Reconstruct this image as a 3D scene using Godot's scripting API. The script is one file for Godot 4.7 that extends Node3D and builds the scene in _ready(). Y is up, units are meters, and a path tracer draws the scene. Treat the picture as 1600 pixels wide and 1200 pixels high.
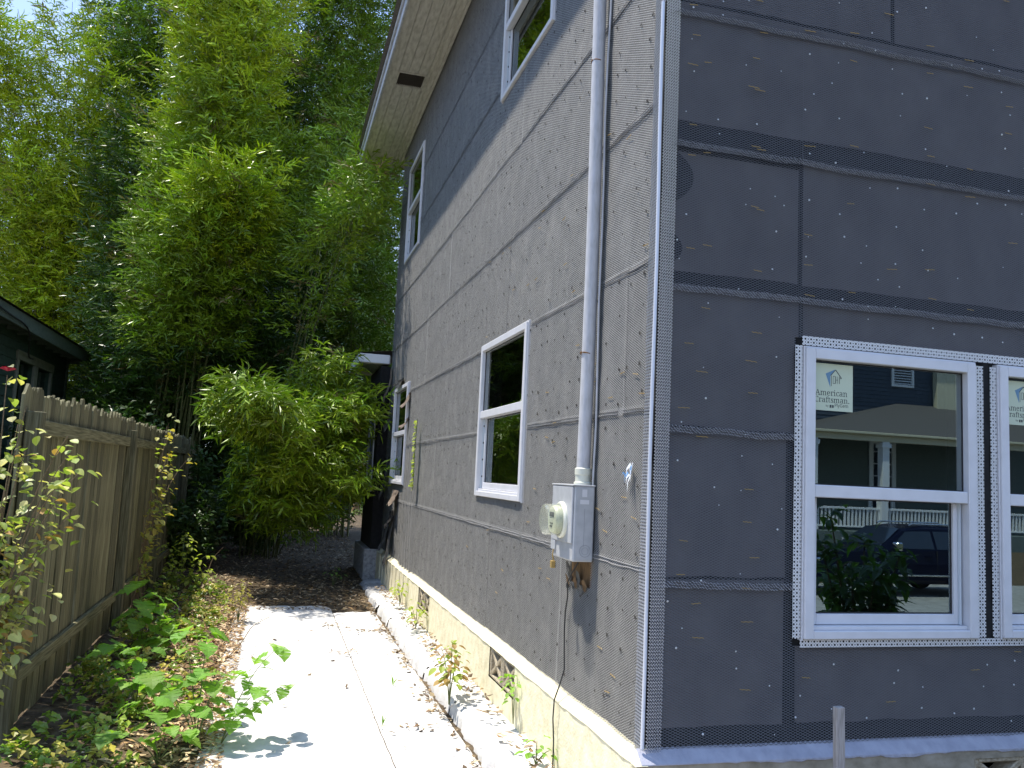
extends Node3D

# ---------------------------------------------------------------- mesh collector
class MB:
	var v := PackedVector3Array()
	var n := PackedVector3Array()
	var t := PackedVector2Array()
	var c := PackedColorArray()
	var ix := PackedInt32Array()
	var xf := Transform3D()
	var col := Color(1, 1, 1)

	func vert(p: Vector3, nn: Vector3, uv := Vector2()) -> int:
		v.append(xf * p); n.append((xf.basis * nn).normalized()); t.append(uv); c.append(col)
		return v.size() - 1

	func face(i: int, j: int, k: int) -> void:      # counter-clockwise seen from outside; Godot wants clockwise
		ix.append(i); ix.append(k); ix.append(j)

	func tri(a: Vector3, b: Vector3, d: Vector3, ua := Vector2(), ub := Vector2(), ud := Vector2()) -> void:
		var nn := (b - a).cross(d - a)
		if nn.length_squared() < 1e-14: return
		nn = nn.normalized()
		var i := vert(a, nn, ua); var j := vert(b, nn, ub); var k := vert(d, nn, ud)
		face(i, j, k)

	func quad(a: Vector3, b: Vector3, d: Vector3, e: Vector3, u0 := Vector2(0, 1), u1 := Vector2(1, 0)) -> void:
		var nn := (d - a).cross(e - b)
		if nn.length_squared() < 1e-14: return
		nn = nn.normalized()
		var i := vert(a, nn, Vector2(u0.x, u0.y)); var j := vert(b, nn, Vector2(u1.x, u0.y))
		var k := vert(d, nn, Vector2(u1.x, u1.y)); var l := vert(e, nn, Vector2(u0.x, u1.y))
		face(i, j, k); face(i, k, l)

	# box from its two corners, edges chamfered by b
	func box(lo: Vector3, hi: Vector3, b := 0.0) -> void:
		var m := (lo + hi) * 0.5
		var h := (hi - lo).abs() * 0.5
		obox(Transform3D(Basis(), m), h * 2.0, b)

	func obox(at: Transform3D, size: Vector3, b := 0.0) -> void:
		var keep := xf
		xf = xf * at
		var h := size * 0.5
		b = minf(b, minf(h.x, minf(h.y, h.z)) * 0.6)
		var ax := [Vector3(1, 0, 0), Vector3(0, 1, 0), Vector3(0, 0, 1)]
		for k in 3:
			var a0: Vector3 = ax[k]; var a1: Vector3 = ax[(k + 1) % 3]; var a2: Vector3 = ax[(k + 2) % 3]
			for s: float in [-1.0, 1.0]:
				var o := a0 * h[k] * s
				var p := a1 * (h[(k + 1) % 3] - b)
				var q := a2 * (h[(k + 2) % 3] - b)
				if s > 0: quad(o - p - q, o + p - q, o + p + q, o - p + q)
				else: quad(o - p + q, o + p + q, o + p - q, o - p - q)
			if b > 0.0:
				for s1: float in [-1.0, 1.0]:
					for s2: float in [-1.0, 1.0]:
						var e := a0 * (h[k] - b)
						var f1 := a1 * h[(k + 1) % 3] * s1 + a2 * (h[(k + 2) % 3] - b) * s2
						var f2 := a1 * (h[(k + 1) % 3] - b) * s1 + a2 * h[(k + 2) % 3] * s2
						_edge(f1, f2, e, a1 * s1 + a2 * s2)
		if b > 0.0:
			for sx in [-1.0, 1.0]:
				for sy in [-1.0, 1.0]:
					for sz in [-1.0, 1.0]:
						var p1 := Vector3(h.x * sx, (h.y - b) * sy, (h.z - b) * sz)
						var p2 := Vector3((h.x - b) * sx, h.y * sy, (h.z - b) * sz)
						var p3 := Vector3((h.x - b) * sx, (h.y - b) * sy, h.z * sz)
						if sx * sy * sz > 0: tri(p1, p2, p3)
						else: tri(p1, p3, p2)
		xf = keep

	func _edge(f1: Vector3, f2: Vector3, e: Vector3, out: Vector3) -> void:
		var nn := ((f1 + e) - (f1 - e)).cross(f2 - f1)
		if nn.dot(out) > 0: quad(f1 - e, f1 + e, f2 + e, f2 - e)
		else: quad(f2 - e, f2 + e, f1 + e, f1 - e)

	# tube along points, one radius per point
	func tube(p: PackedVector3Array, r: PackedFloat32Array, sides := 6, cap := true) -> void:
		var rows := []
		var ref := Vector3(0.31, 0.17, 0.93)
		for i in p.size():
			var d := (p[mini(i + 1, p.size() - 1)] - p[maxi(i - 1, 0)]).normalized()
			if absf(d.dot(ref)) > 0.95: ref = Vector3(0.9, 0.3, -0.2)
			var a := d.cross(ref).normalized()
			var b := d.cross(a).normalized()

			var row := PackedInt32Array()
			for k in sides + 1:
				var g := TAU * k / sides
				var nn := a * cos(g) + b * sin(g)
				row.append(vert(p[i] + nn * r[mini(i, r.size() - 1)], nn, Vector2(float(k) / sides, i)))
			rows.append(row)
		for i in p.size() - 1:
			for k in sides:
				face(rows[i][k], rows[i][k + 1], rows[i + 1][k + 1])
				face(rows[i][k], rows[i + 1][k + 1], rows[i + 1][k])
		if cap:
			for e in [0, p.size() - 1]:
				var d := (p[1] - p[0]).normalized() * -1.0 if e == 0 else (p[e] - p[e - 1]).normalized()
				var m := vert(p[e], d)
				var base := v.size()
				for k in sides:
					var q: Vector3 = v[rows[e][k]]
					v.append(q); n.append((xf.basis * d).normalized()); t.append(Vector2()); c.append(col)
				for k in sides:
					if e == 0: face(m, base + (k + 1) % sides, base + k)
					else: face(m, base + k, base + (k + 1) % sides)

	# rings of (radius, height) round an axis through `at` along `axis`
	func lathe(at: Vector3, axis: Vector3, prof: PackedVector2Array, sides := 24) -> void:
		axis = axis.normalized()
		var a := axis.cross(Vector3(0.2, 0.9, 0.37)).normalized()
		var b := axis.cross(a).normalized()
		for i in prof.size() - 1:
			var p := prof[i]; var q := prof[i + 1]
			var sl := Vector2(q.y - p.y, -(q.x - p.x)).normalized()
			var row := []
			for k in sides + 1:
				var g := TAU * k / sides
				var d := a * cos(g) + b * sin(g)
				var nn := d * sl.x + axis * sl.y
				row.append([vert(at + d * p.x + axis * p.y, nn), vert(at + d * q.x + axis * q.y, nn)])
			for k in sides:
				face(row[k][0], row[k + 1][0], row[k + 1][1])
				face(row[k][0], row[k + 1][1], row[k][1])

	# a grid of points with smooth normals
	func grid(nu: int, nv: int, f: Callable, uvf: Callable) -> void:
		var pts := PackedVector3Array()
		for j in nv + 1:
			for i in nu + 1:
				pts.append((f as Callable).call(float(i) / nu, float(j) / nv))
		var base := v.size()
		var w := nu + 1
		for j in nv + 1:
			for i in nu + 1:
				var du := pts[j * w + mini(i + 1, nu)] - pts[j * w + maxi(i - 1, 0)]
				var dv := pts[mini(j + 1, nv) * w + i] - pts[maxi(j - 1, 0) * w + i]
				vert(pts[j * w + i], du.cross(dv).normalized(), (uvf as Callable).call(float(i) / nu, float(j) / nv))
		for j in nv:
			for i in nu:
				var q := base + j * w + i
				face(q, q + 1, q + w + 1); face(q, q + w + 1, q + w)

	func mesh() -> ArrayMesh:
		var m := ArrayMesh.new()
		if ix.is_empty(): return m
		var a := []
		a.resize(Mesh.ARRAY_MAX)
		a[Mesh.ARRAY_VERTEX] = v; a[Mesh.ARRAY_NORMAL] = n; a[Mesh.ARRAY_TEX_UV] = t; a[Mesh.ARRAY_COLOR] = c; a[Mesh.ARRAY_INDEX] = ix
		m.add_surface_from_arrays(Mesh.PRIMITIVE_TRIANGLES, a)
		return m


# ---------------------------------------------------------------- naming and parenting
var taken := {}
var rng := RandomNumberGenerator.new()
var nz := FastNoiseLite.new()
var M := {}

func numbered(called: String) -> String:
	var k: int = taken.get(called, 0)
	taken[called] = k + 1
	return called if k == 0 else "%s_%03d" % [called, k]

func tag(o: Node, label := "", category := "", group := "", kind := "") -> Node:
	if label: o.set_meta("label", label)
	if category: o.set_meta("category", category)
	if group: o.set_meta("group", group)
	if kind: o.set_meta("kind", kind)
	return o

func thing(called: String, label: String, category: String, at := Vector3.ZERO, group := "") -> Node3D:
	var o := Node3D.new()
	o.name = numbered(called); o.position = at
	add_child(o)
	tag(o, label, category, group)
	return o

func offset(o: Node) -> Vector3:
	var s := Vector3.ZERO
	while o is Node3D and o != self:
		s += o.position
		o = o.get_parent()
	return s

func part(called: String, shape: Variant, material: Material, parent: Node = null) -> MeshInstance3D:
	var o := MeshInstance3D.new()
	o.mesh = shape.mesh() if shape is MB else shape
	o.material_override = material
	if parent == null:
		o.name = numbered(called)
		add_child(o)
	else:
		o.name = called
		o.position = -offset(parent)
		parent.add_child(o, true)
	return o

func piece(called: String, shape: Mesh, material: Material, parent: Node, at: Transform3D) -> MeshInstance3D:
	var o := MeshInstance3D.new()
	o.mesh = shape; o.material_override = material; o.name = called
	o.transform = Transform3D(at.basis, at.origin - offset(parent))
	parent.add_child(o, true)
	return o

func copies(called: String, shape: Mesh, material: Material, parent: Node, at: Array, tint: Array) -> MultiMeshInstance3D:
	var m := MultiMesh.new()
	m.transform_format = MultiMesh.TRANSFORM_3D
	m.use_colors = not tint.is_empty()
	m.mesh = shape
	m.instance_count = at.size()
	for i in at.size():
		m.set_instance_transform(i, at[i])
		if not tint.is_empty(): m.set_instance_color(i, tint[i])
	var o := MultiMeshInstance3D.new()
	o.multimesh = m; o.material_override = material; o.set_meta("kind", "stuff")
	if parent == null:
		o.name = numbered(called); add_child(o)
	else:
		o.name = called; o.position = -offset(parent); parent.add_child(o, true)
	return o

# ---------------------------------------------------------------- materials
func lin(r: float, g: float, b: float) -> Color: return Color(r, g, b).linear_to_srgb()

func mat(c: Color, rough := 0.8, spec := 0.5) -> StandardMaterial3D:
	var m := StandardMaterial3D.new()
	m.albedo_color = c.linear_to_srgb(); m.roughness = rough; m.metallic_specular = spec
	m.cull_mode = BaseMaterial3D.CULL_DISABLED
	return m

func noise_tex(lo: Color, mid: Color, hi: Color, freq: float, octaves: int, sd: int, size := 512, kind := FastNoiseLite.TYPE_SIMPLEX_SMOOTH) -> NoiseTexture2D:
	var f := FastNoiseLite.new()
	f.noise_type = kind; f.frequency = freq; f.fractal_octaves = octaves; f.seed = sd
	var t := NoiseTexture2D.new()
	t.width = size; t.height = size; t.seamless = true; t.noise = f
	var g := Gradient.new()
	g.offsets = PackedFloat32Array([0.0, 0.5, 1.0])
	g.colors = PackedColorArray([lo.linear_to_srgb(), mid.linear_to_srgb(), hi.linear_to_srgb()])
	t.color_ramp = g
	return t

func noisy(lo: Color, mid: Color, hi: Color, rough: float, tile: Vector3, freq := 0.02, octaves := 5, sd := 1, relief := 0.0, relief_freq := 0.06) -> StandardMaterial3D:
	var m := mat(Color(1, 1, 1), rough, 0.4)
	m.albedo_texture = noise_tex(lo, mid, hi, freq, octaves, sd)
	m.uv1_triplanar = true; m.uv1_world_triplanar = true
	m.uv1_scale = Vector3(1.0 / tile.x, 1.0 / tile.y, 1.0 / tile.z)
	if relief > 0.0:
		m.heightmap_enabled = true; m.heightmap_scale = relief
		m.heightmap_texture = noise_tex(Color(0, 0, 0), Color(0.21, 0.21, 0.21), Color(1, 1, 1), relief_freq, 4, sd + 7)
	return m

func painted(w: int, h: int, f: Callable) -> ImageTexture:
	var im := Image.create(w, h, false, Image.FORMAT_RGBA8)
	for y in h:
		for x in w:
			im.set_pixel(x, y, (f as Callable).call((x + 0.5) / w, (y + 0.5) / h))
	return ImageTexture.create_from_image(im)

func leafy(backlight: Color, rough := 0.45) -> StandardMaterial3D:
	var m := mat(Color(1, 1, 1), rough, 0.5)
	m.vertex_color_use_as_albedo = true
	m.backlight_enabled = true; m.backlight = backlight
	return m

# ---------------------------------------------------------------- frames of the two walls: x along the wall (to the right seen from outside), y up, z out of the wall
var LEFT := Transform3D(Basis(Vector3(0, 0, 1), Vector3(0, 1, 0), Vector3(-1, 0, 0)), Vector3.ZERO)
var FRONT := Transform3D(Basis(Vector3(1, 0, 0), Vector3(0, 1, 0), Vector3(0, 0, 1)), Vector3.ZERO)

func _ready() -> void:
	rng.seed = 4711
	nz.seed = 11; nz.frequency = 1.0; nz.fractal_octaves = 3; nz.noise_type = FastNoiseLite.TYPE_SIMPLEX_SMOOTH
	# camera
	var cam := Camera3D.new()
	cam.name = "camera"
	cam.keep_aspect = Camera3D.KEEP_HEIGHT
	cam.fov = 48.546
	cam.near = 0.05; cam.far = 600.0
	cam.transform = Transform3D(Basis(Vector3(0.96201815, 0.04672695, 0.26895664), Vector3(-0.07381914, 0.99306418, 0.09151102), Vector3(-0.26281517, -0.10788941, 0.95879511)), Vector3(-1.6589, 1.69, 3.58545))
	add_child(cam)
	# sky, exposure
	var sm := ProceduralSkyMaterial.new()
	sm.sky_top_color = Color(0.57, 0.71, 0.94)
	sm.sky_horizon_color = Color(0.88, 0.93, 0.99)
	sm.sky_curve = 0.2
	sm.sky_energy_multiplier = 0.98
	sm.ground_horizon_color = Color(0.62, 0.62, 0.58); sm.ground_bottom_color = Color(0.36, 0.34, 0.3)
	var sky := Sky.new()
	sky.sky_material = sm
	var env := Environment.new()
	env.background_mode = Environment.BG_SKY
	env.sky = sky
	env.ambient_light_source = Environment.AMBIENT_SOURCE_SKY
	env.tonemap_mode = Environment.TONE_MAPPER_LINEAR
	env.tonemap_exposure = 1.78
	env.sdfgi_enabled = true; env.ssao_enabled = true; env.ssil_enabled = true
	var we := WorldEnvironment.new()
	we.name = "world_environment"; we.environment = env
	add_child(we)
	# sun: high, from behind the house and a little from the left
	var sun := DirectionalLight3D.new()
	sun.name = "sun"
	sun.light_energy = 1.35; sun.light_angular_distance = 0.8; sun.light_color = Color(1.0, 0.972, 0.925)
	sun.shadow_enabled = true
	var el := deg_to_rad(69.0); var az := deg_to_rad(32.5)
	var to_sun := Vector3(-cos(el) * cos(az), sin(el), -cos(el) * sin(az))
	sun.look_at_from_position(Vector3.ZERO, -to_sun, Vector3(1, 0, 0))
	add_child(sun)
	make_materials()
	make_ground()
	make_house()
	make_wall_fittings()
	make_fence()
	make_neighbour()
	make_street_side()
	make_bamboo()
	make_trees()
	make_plants()
	make_litter()


func lath_pixel(u: float, w: float, nu: float, nv: float, half: float) -> Vector2:
	var s := u * nu; var q := w * nv
	var a := absf(fposmod(s + q, 1.0) - 0.5)
	var b := absf(fposmod(s - q, 1.0) - 0.5)
	var d1 := 0.5 - a; var d2 := 0.5 - b
	return Vector2(1.0 if minf(d1, d2) < half else 0.0, 1.0 if d1 < d2 else 0.0)

func make_materials() -> void:
	M.paper_left = noisy(Color(0.043, 0.042, 0.038), Color(0.084, 0.081, 0.074), Color(0.157, 0.151, 0.138), 0.95, Vector3(1.1, 1.9, 1.1), 0.012, 6, 3, 0.62, 0.09)
	M.paper_left_pale = noisy(Color(0.05, 0.049, 0.045), Color(0.098, 0.095, 0.087), Color(0.177, 0.171, 0.157), 0.95, Vector3(1.3, 1.7, 1.3), 0.012, 6, 5, 0.62, 0.09)
	M.paper_right = noisy(Color(0.092, 0.082, 0.081), Color(0.115, 0.103, 0.102), Color(0.139, 0.126, 0.124), 0.9, Vector3(1.6, 2.6, 1.6), 0.012, 5, 8, 0.3, 0.04)
	M.paper_right_warm = noisy(Color(0.096, 0.085, 0.083), Color(0.12, 0.107, 0.104), Color(0.145, 0.131, 0.127), 0.9, Vector3(1.9, 2.1, 1.9), 0.012, 5, 9, 0.3, 0.04)
	M.felt = noisy(Color(0.008, 0.008, 0.0085), Color(0.013, 0.013, 0.0135), Color(0.02, 0.02, 0.0205), 0.9, Vector3(0.9, 0.9, 0.9), 0.02, 4, 10)
	# expanded metal lath: strands that lean upwards, openings cut out
	var cut := painted(256, 256, func(u, w):
		var k := lath_pixel(u, w, 4.0, 8.0, 0.115)
		return Color(1, 1, 1, k.x))
	var lean := painted(256, 256, func(u, w):
		var k := lath_pixel(u, w, 4.0, 8.0, 0.105)
		var nn := Vector3(0.30 if k.y > 0.5 else -0.30, 0.62, 0.72).normalized()
		return Color(nn.x * 0.5 + 0.5, nn.y * 0.5 + 0.5, nn.z * 0.5 + 0.5))
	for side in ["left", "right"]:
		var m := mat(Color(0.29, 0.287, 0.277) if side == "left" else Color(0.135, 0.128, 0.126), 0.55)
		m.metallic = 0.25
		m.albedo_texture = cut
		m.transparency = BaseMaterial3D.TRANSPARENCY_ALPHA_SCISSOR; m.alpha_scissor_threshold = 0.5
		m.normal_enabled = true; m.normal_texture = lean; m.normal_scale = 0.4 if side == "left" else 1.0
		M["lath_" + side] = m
	M.galvanised = noisy(Color(0.42, 0.44, 0.48), Color(0.56, 0.58, 0.63), Color(0.7, 0.72, 0.77), 0.42, Vector3(0.3, 0.3, 0.3), 0.03, 4, 20)
	M.galvanised.metallic = 0.35
	M.bead = mat(Color(0.62, 0.64, 0.70), 0.4); M.bead.metallic = 0.2
	M.perforated = mat(Color(0.62, 0.62, 0.62), 0.5)
	M.perforated.albedo_texture = painted(128, 128, func(u, w):
		var p := Vector2(u * 4.0, w * 4.0)
		var big := (Vector2(fposmod(p.x, 1.0), fposmod(p.y, 1.0)) - Vector2(0.5, 0.5)).length()
		var small := (Vector2(fposmod(p.x + 0.5, 1.0), fposmod(p.y + 0.5, 1.0)) - Vector2(0.5, 0.5)).length()
		var r := 0.32 if int(floor(p.x) + floor(p.y)) % 2 == 0 else 0.20
		return Color(1, 1, 1, 0.0 if big < r or small < 0.11 else 1.0))
	M.perforated.transparency = BaseMaterial3D.TRANSPARENCY_ALPHA_SCISSOR; M.perforated.alpha_scissor_threshold = 0.5
	M.vinyl = noisy(Color(0.58, 0.58, 0.60), Color(0.62, 0.62, 0.645), Color(0.65, 0.65, 0.675), 0.35, Vector3(0.9, 0.9, 0.9), 0.01, 3, 30)
	M.vinyl_track = mat(Color(0.55, 0.60, 0.64), 0.4)
	M.rubber = mat(Color(0.02, 0.02, 0.022), 0.7)
	# window glass: half of what falls on it passes, a sixth is mirrored
	var g := mat(Color(0.26, 0.335, 0.34), 0.0)
	g.metallic = 1.0; g.roughness = 0.005
	g.albedo_color.a = 0.6
	g.albedo_texture = painted(8, 8, func(_u, _w): return Color(1, 1, 1, 1))
	g.transparency = BaseMaterial3D.TRANSPARENCY_ALPHA
	M.glass = g
	M.dark_room = mat(Color(0.12, 0.11, 0.10), 0.9)
	M.conduit = noisy(Color(0.40, 0.40, 0.40), Color(0.50, 0.50, 0.52), Color(0.56, 0.56, 0.59), 0.45, Vector3(0.25, 1.2, 0.25), 0.02, 5, 40)
	M.meter_box = noisy(Color(0.36, 0.37, 0.385), Color(0.41, 0.42, 0.435), Color(0.45, 0.46, 0.475), 0.42, Vector3(0.6, 0.6, 0.6), 0.015, 4, 41)
	M.meter_edge = mat(Color(0.27, 0.28, 0.30), 0.45)
	M.label_white = mat(Color(0.6, 0.6, 0.62), 0.5)
	M.meter_ring = mat(Color(0.66, 0.66, 0.55), 0.35)
	M.meter_dial = mat(Color(0.42, 0.44, 0.30), 0.5)
	var mg := mat(Color(0.9, 0.95, 0.75), 0.05)
	mg.albedo_color.a = 0.13; mg.transparency = BaseMaterial3D.TRANSPARENCY_ALPHA
	M.meter_glass = mg
	M.black = mat(Color(0.015, 0.015, 0.015), 0.6)
	M.rust = mat(Color(0.16, 0.075, 0.02), 0.85)
	M.gold = mat(Color(0.34, 0.225, 0.065), 0.6)
	M.nail_light = mat(Color(0.62, 0.62, 0.62), 0.35); M.nail_light.metallic = 0.3
	M.nail_dark = mat(Color(0.05, 0.045, 0.04), 0.7)
	M.wood_brown = noisy(Color(0.07, 0.04, 0.02), Color(0.14, 0.085, 0.04), Color(0.22, 0.14, 0.07), 0.9, Vector3(0.15, 0.9, 0.15), 0.02, 5, 45)
	M.stake = noisy(Color(0.22, 0.2, 0.18), Color(0.36, 0.33, 0.31), Color(0.46, 0.43, 0.41), 0.9, Vector3(0.09, 1.4, 0.09), 0.02, 5, 46)
	M.soffit = noisy(Color(0.40, 0.38, 0.33), Color(0.56, 0.54, 0.48), Color(0.68, 0.66, 0.60), 0.85, Vector3(0.5, 0.5, 2.2), 0.018, 5, 47, 0.15)
	M.fascia = noisy(Color(0.36, 0.38, 0.42), Color(0.52, 0.54, 0.58), Color(0.62, 0.63, 0.66), 0.6, Vector3(0.8, 0.8, 1.6), 0.018, 5, 48)
	M.screen = mat(Color(0.05, 0.04, 0.035), 0.9)
	M.shingle = noisy(Color(0.10, 0.09, 0.08), Color(0.15, 0.14, 0.13), Color(0.22, 0.2, 0.18), 0.95, Vector3(0.7, 0.7, 0.7), 0.03, 5, 49, 0.4)
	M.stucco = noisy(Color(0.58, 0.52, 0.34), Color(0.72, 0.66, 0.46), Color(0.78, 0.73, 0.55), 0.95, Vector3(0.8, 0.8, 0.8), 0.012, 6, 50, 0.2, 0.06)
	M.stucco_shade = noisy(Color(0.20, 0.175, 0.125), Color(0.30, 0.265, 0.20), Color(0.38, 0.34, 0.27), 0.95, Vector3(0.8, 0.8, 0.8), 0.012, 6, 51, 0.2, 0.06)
	M.cap_paint = noisy(Color(0.26, 0.265, 0.31), Color(0.34, 0.345, 0.40), Color(0.40, 0.405, 0.46), 0.85, Vector3(0.9, 0.9, 0.9), 0.02, 6, 52, 0.3, 0.08)
	M.vent_block = noisy(Color(0.25, 0.2, 0.13), Color(0.40, 0.34, 0.24), Color(0.52, 0.46, 0.34), 0.95, Vector3(0.4, 0.4, 0.4), 0.03, 5, 53, 0.4, 0.09)
	M.concrete = noisy(Color(0.44, 0.43, 0.405), Color(0.60, 0.585, 0.555), Color(0.68, 0.665, 0.635), 0.9, Vector3(1.7, 1.7, 1.7), 0.014, 7, 54, 0.25, 0.08)
	M.concrete_grey = noisy(Color(0.20, 0.2, 0.2), Color(0.36, 0.36, 0.36), Color(0.52, 0.52, 0.51), 0.92, Vector3(0.7, 0.7, 0.7), 0.02, 6, 55, 0.5, 0.06)
	M.soil = noisy(Color(0.035, 0.025, 0.015), Color(0.085, 0.062, 0.036), Color(0.17, 0.128, 0.075), 1.0, Vector3(1.6, 1.6, 1.6), 0.022, 7, 56, 1.5, 0.05)
	M.lawn = noisy(Color(0.05, 0.065, 0.022), Color(0.09, 0.10, 0.04), Color(0.15, 0.14, 0.07), 1.0, Vector3(2.3, 2.3, 2.3), 0.022, 7, 57, 1.5, 0.05)
	M.dark_shingle = noisy(Color(0.07, 0.065, 0.064), Color(0.10, 0.094, 0.092), Color(0.14, 0.13, 0.128), 0.95, Vector3(0.7, 0.7, 0.7), 0.03, 5, 49, 0.4)
	M.street = noisy(Color(0.22, 0.215, 0.2), Color(0.30, 0.295, 0.28), Color(0.38, 0.37, 0.35), 0.95, Vector3(3, 3, 3), 0.02, 6, 58)
	for k in 4:
		var f: float = [1.0, 0.78, 1.2, 0.58][k]
		M["fence_%d" % k] = noisy(Color(0.066, 0.06, 0.028) * f, Color(0.17, 0.157, 0.085) * f, Color(0.29, 0.27, 0.165) * f, 0.95, Vector3(0.13, 2.9, 0.13), 0.014, 5, 60 + k, 0.35, 0.03)
	M.fence_rail = noisy(Color(0.066, 0.061, 0.027), Color(0.165, 0.153, 0.08), Color(0.28, 0.26, 0.15), 0.95, Vector3(0.13, 0.13, 2.9), 0.014, 5, 66, 0.3, 0.03)
	M.green_siding = noisy(Color(0.022, 0.044, 0.03), Color(0.03, 0.06, 0.041), Color(0.04, 0.074, 0.052), 0.7, Vector3(0.9, 0.9, 2), 0.02, 5, 70)
	M.green_trim = noisy(Color(0.06, 0.085, 0.066), Color(0.08, 0.11, 0.086), Color(0.10, 0.13, 0.105), 0.7, Vector3(0.9, 0.9, 2), 0.02, 5, 71)
	M.pale_trim = noisy(Color(0.14, 0.155, 0.115), Color(0.185, 0.2, 0.15), Color(0.22, 0.235, 0.18), 0.7, Vector3(0.9, 0.9, 2), 0.02, 5, 72)
	M.blue_siding = noisy(Color(0.05, 0.066, 0.09), Color(0.066, 0.085, 0.112), Color(0.08, 0.10, 0.13), 0.7, Vector3(2, 0.7, 2), 0.02, 5, 73)
	M.grey_siding = noisy(Color(0.10, 0.13, 0.125), Color(0.14, 0.175, 0.165), Color(0.17, 0.2, 0.19), 0.7, Vector3(2, 0.7, 2), 0.02, 5, 74)
	M.white_paint = mat(Color(0.78, 0.79, 0.8), 0.6)
	M.cream_paint = mat(Color(0.62, 0.58, 0.42), 0.6)
	M.blue_tarp = mat(Color(0.02, 0.07, 0.26), 0.35)
	M.tape_white = mat(Color(0.75, 0.78, 0.82), 0.5); M.tape_blue = mat(Color(0.15, 0.38, 0.72), 0.5)
	M.car_paint = mat(Color(0.004, 0.006, 0.02), 0.2, 0.22)
	M.car_glass = mat(Color(0.02, 0.03, 0.05), 0.04)
	M.car_trim = mat(Color(0.02, 0.02, 0.02), 0.5)
	M.chrome = mat(Color(0.7, 0.7, 0.72), 0.12); M.chrome.metallic = 1.0
	M.tyre = mat(Color(0.016, 0.016, 0.017), 0.85)
	M.bamboo_leaf = leafy(Color(0.36, 0.48, 0.10), 0.38)
	M.tree_leaf = leafy(Color(0.5, 0.62, 0.2), 0.45)
	M.weed_leaf = leafy(Color(0.6, 0.8, 0.25), 0.42)
	M.dry_leaf = leafy(Color(0.35, 0.3, 0.2), 0.8)
	M.culm = noisy(Color(0.06, 0.075, 0.02), Color(0.12, 0.13, 0.04), Color(0.22, 0.2, 0.08), 0.5, Vector3(0.3, 1.1, 0.3), 0.02, 4, 80)
	M.twig = noisy(Color(0.09, 0.06, 0.035), Color(0.16, 0.115, 0.065), Color(0.24, 0.18, 0.11), 0.85, Vector3(0.2, 0.2, 0.2), 0.03, 4, 81)
	M.bark = noisy(Color(0.07, 0.055, 0.04), Color(0.14, 0.115, 0.085), Color(0.24, 0.2, 0.15), 0.95, Vector3(0.5, 1.3, 0.5), 0.022, 6, 82, 1.5, 0.04)
	M.bark_tan = noisy(Color(0.16, 0.09, 0.04), Color(0.30, 0.18, 0.09), Color(0.42, 0.28, 0.16), 0.95, Vector3(0.3, 0.9, 0.3), 0.022, 6, 83)
	M.green_stem = mat(Color(0.10, 0.13, 0.035), 0.6)
	M.frayed = mat(Color(0.33, 0.325, 0.33), 0.5)
	M.lath_wire = mat(Color(0.07, 0.07, 0.075), 0.6)
	M.wood_flap = noisy(Color(0.10, 0.075, 0.055), Color(0.17, 0.13, 0.10), Color(0.26, 0.21, 0.17), 0.9, Vector3(0.2, 0.5, 0.2), 0.02, 5, 84)
	M.sticker = mat(Color(0.50, 0.56, 0.42), 0.5)
	M.sticker_ink = mat(Color(0.03, 0.035, 0.04), 0.6)
	M.sticker_blue = mat(Color(0.12, 0.24, 0.36), 0.6)
	M.shrub_leaf = mat(Color(0.03, 0.055, 0.015), 0.4); M.shrub_leaf.backlight_enabled = true; M.shrub_leaf.backlight = Color(0.4, 0.6, 0.15)
	M.small_cluster = leaf_cluster(9, 13, 0.11, 0.055, 0.13)
	M.red_petal = mat(Color(0.42, 0.02, 0.06), 0.6)


# ---------------------------------------------------------------- ground, drive, street
func ground_height(x: float, z: float) -> float:
	var h := 0.0
	if z > 2.0: h = lerpf(0.0, -0.87, smoothstep(2.0, 9.0, z))
	if z > 17.5: h = lerpf(-0.87, -0.3, smoothstep(17.5, 21.0, z))
	if x < -1.95 and z < 2.0: h += 0.05 * smoothstep(-1.95, -2.5, x)
	if z < -7.3: h += 0.03 + 0.012 * clampf(-z - 7.3, 0.0, 14.0)
	h += 0.018 * nz.get_noise_2d(x * 0.9, z * 0.9) * (1.0 if x < -1.95 or z < -7.3 or z > 2.0 else 0.0)
	return h - 0.02

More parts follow.
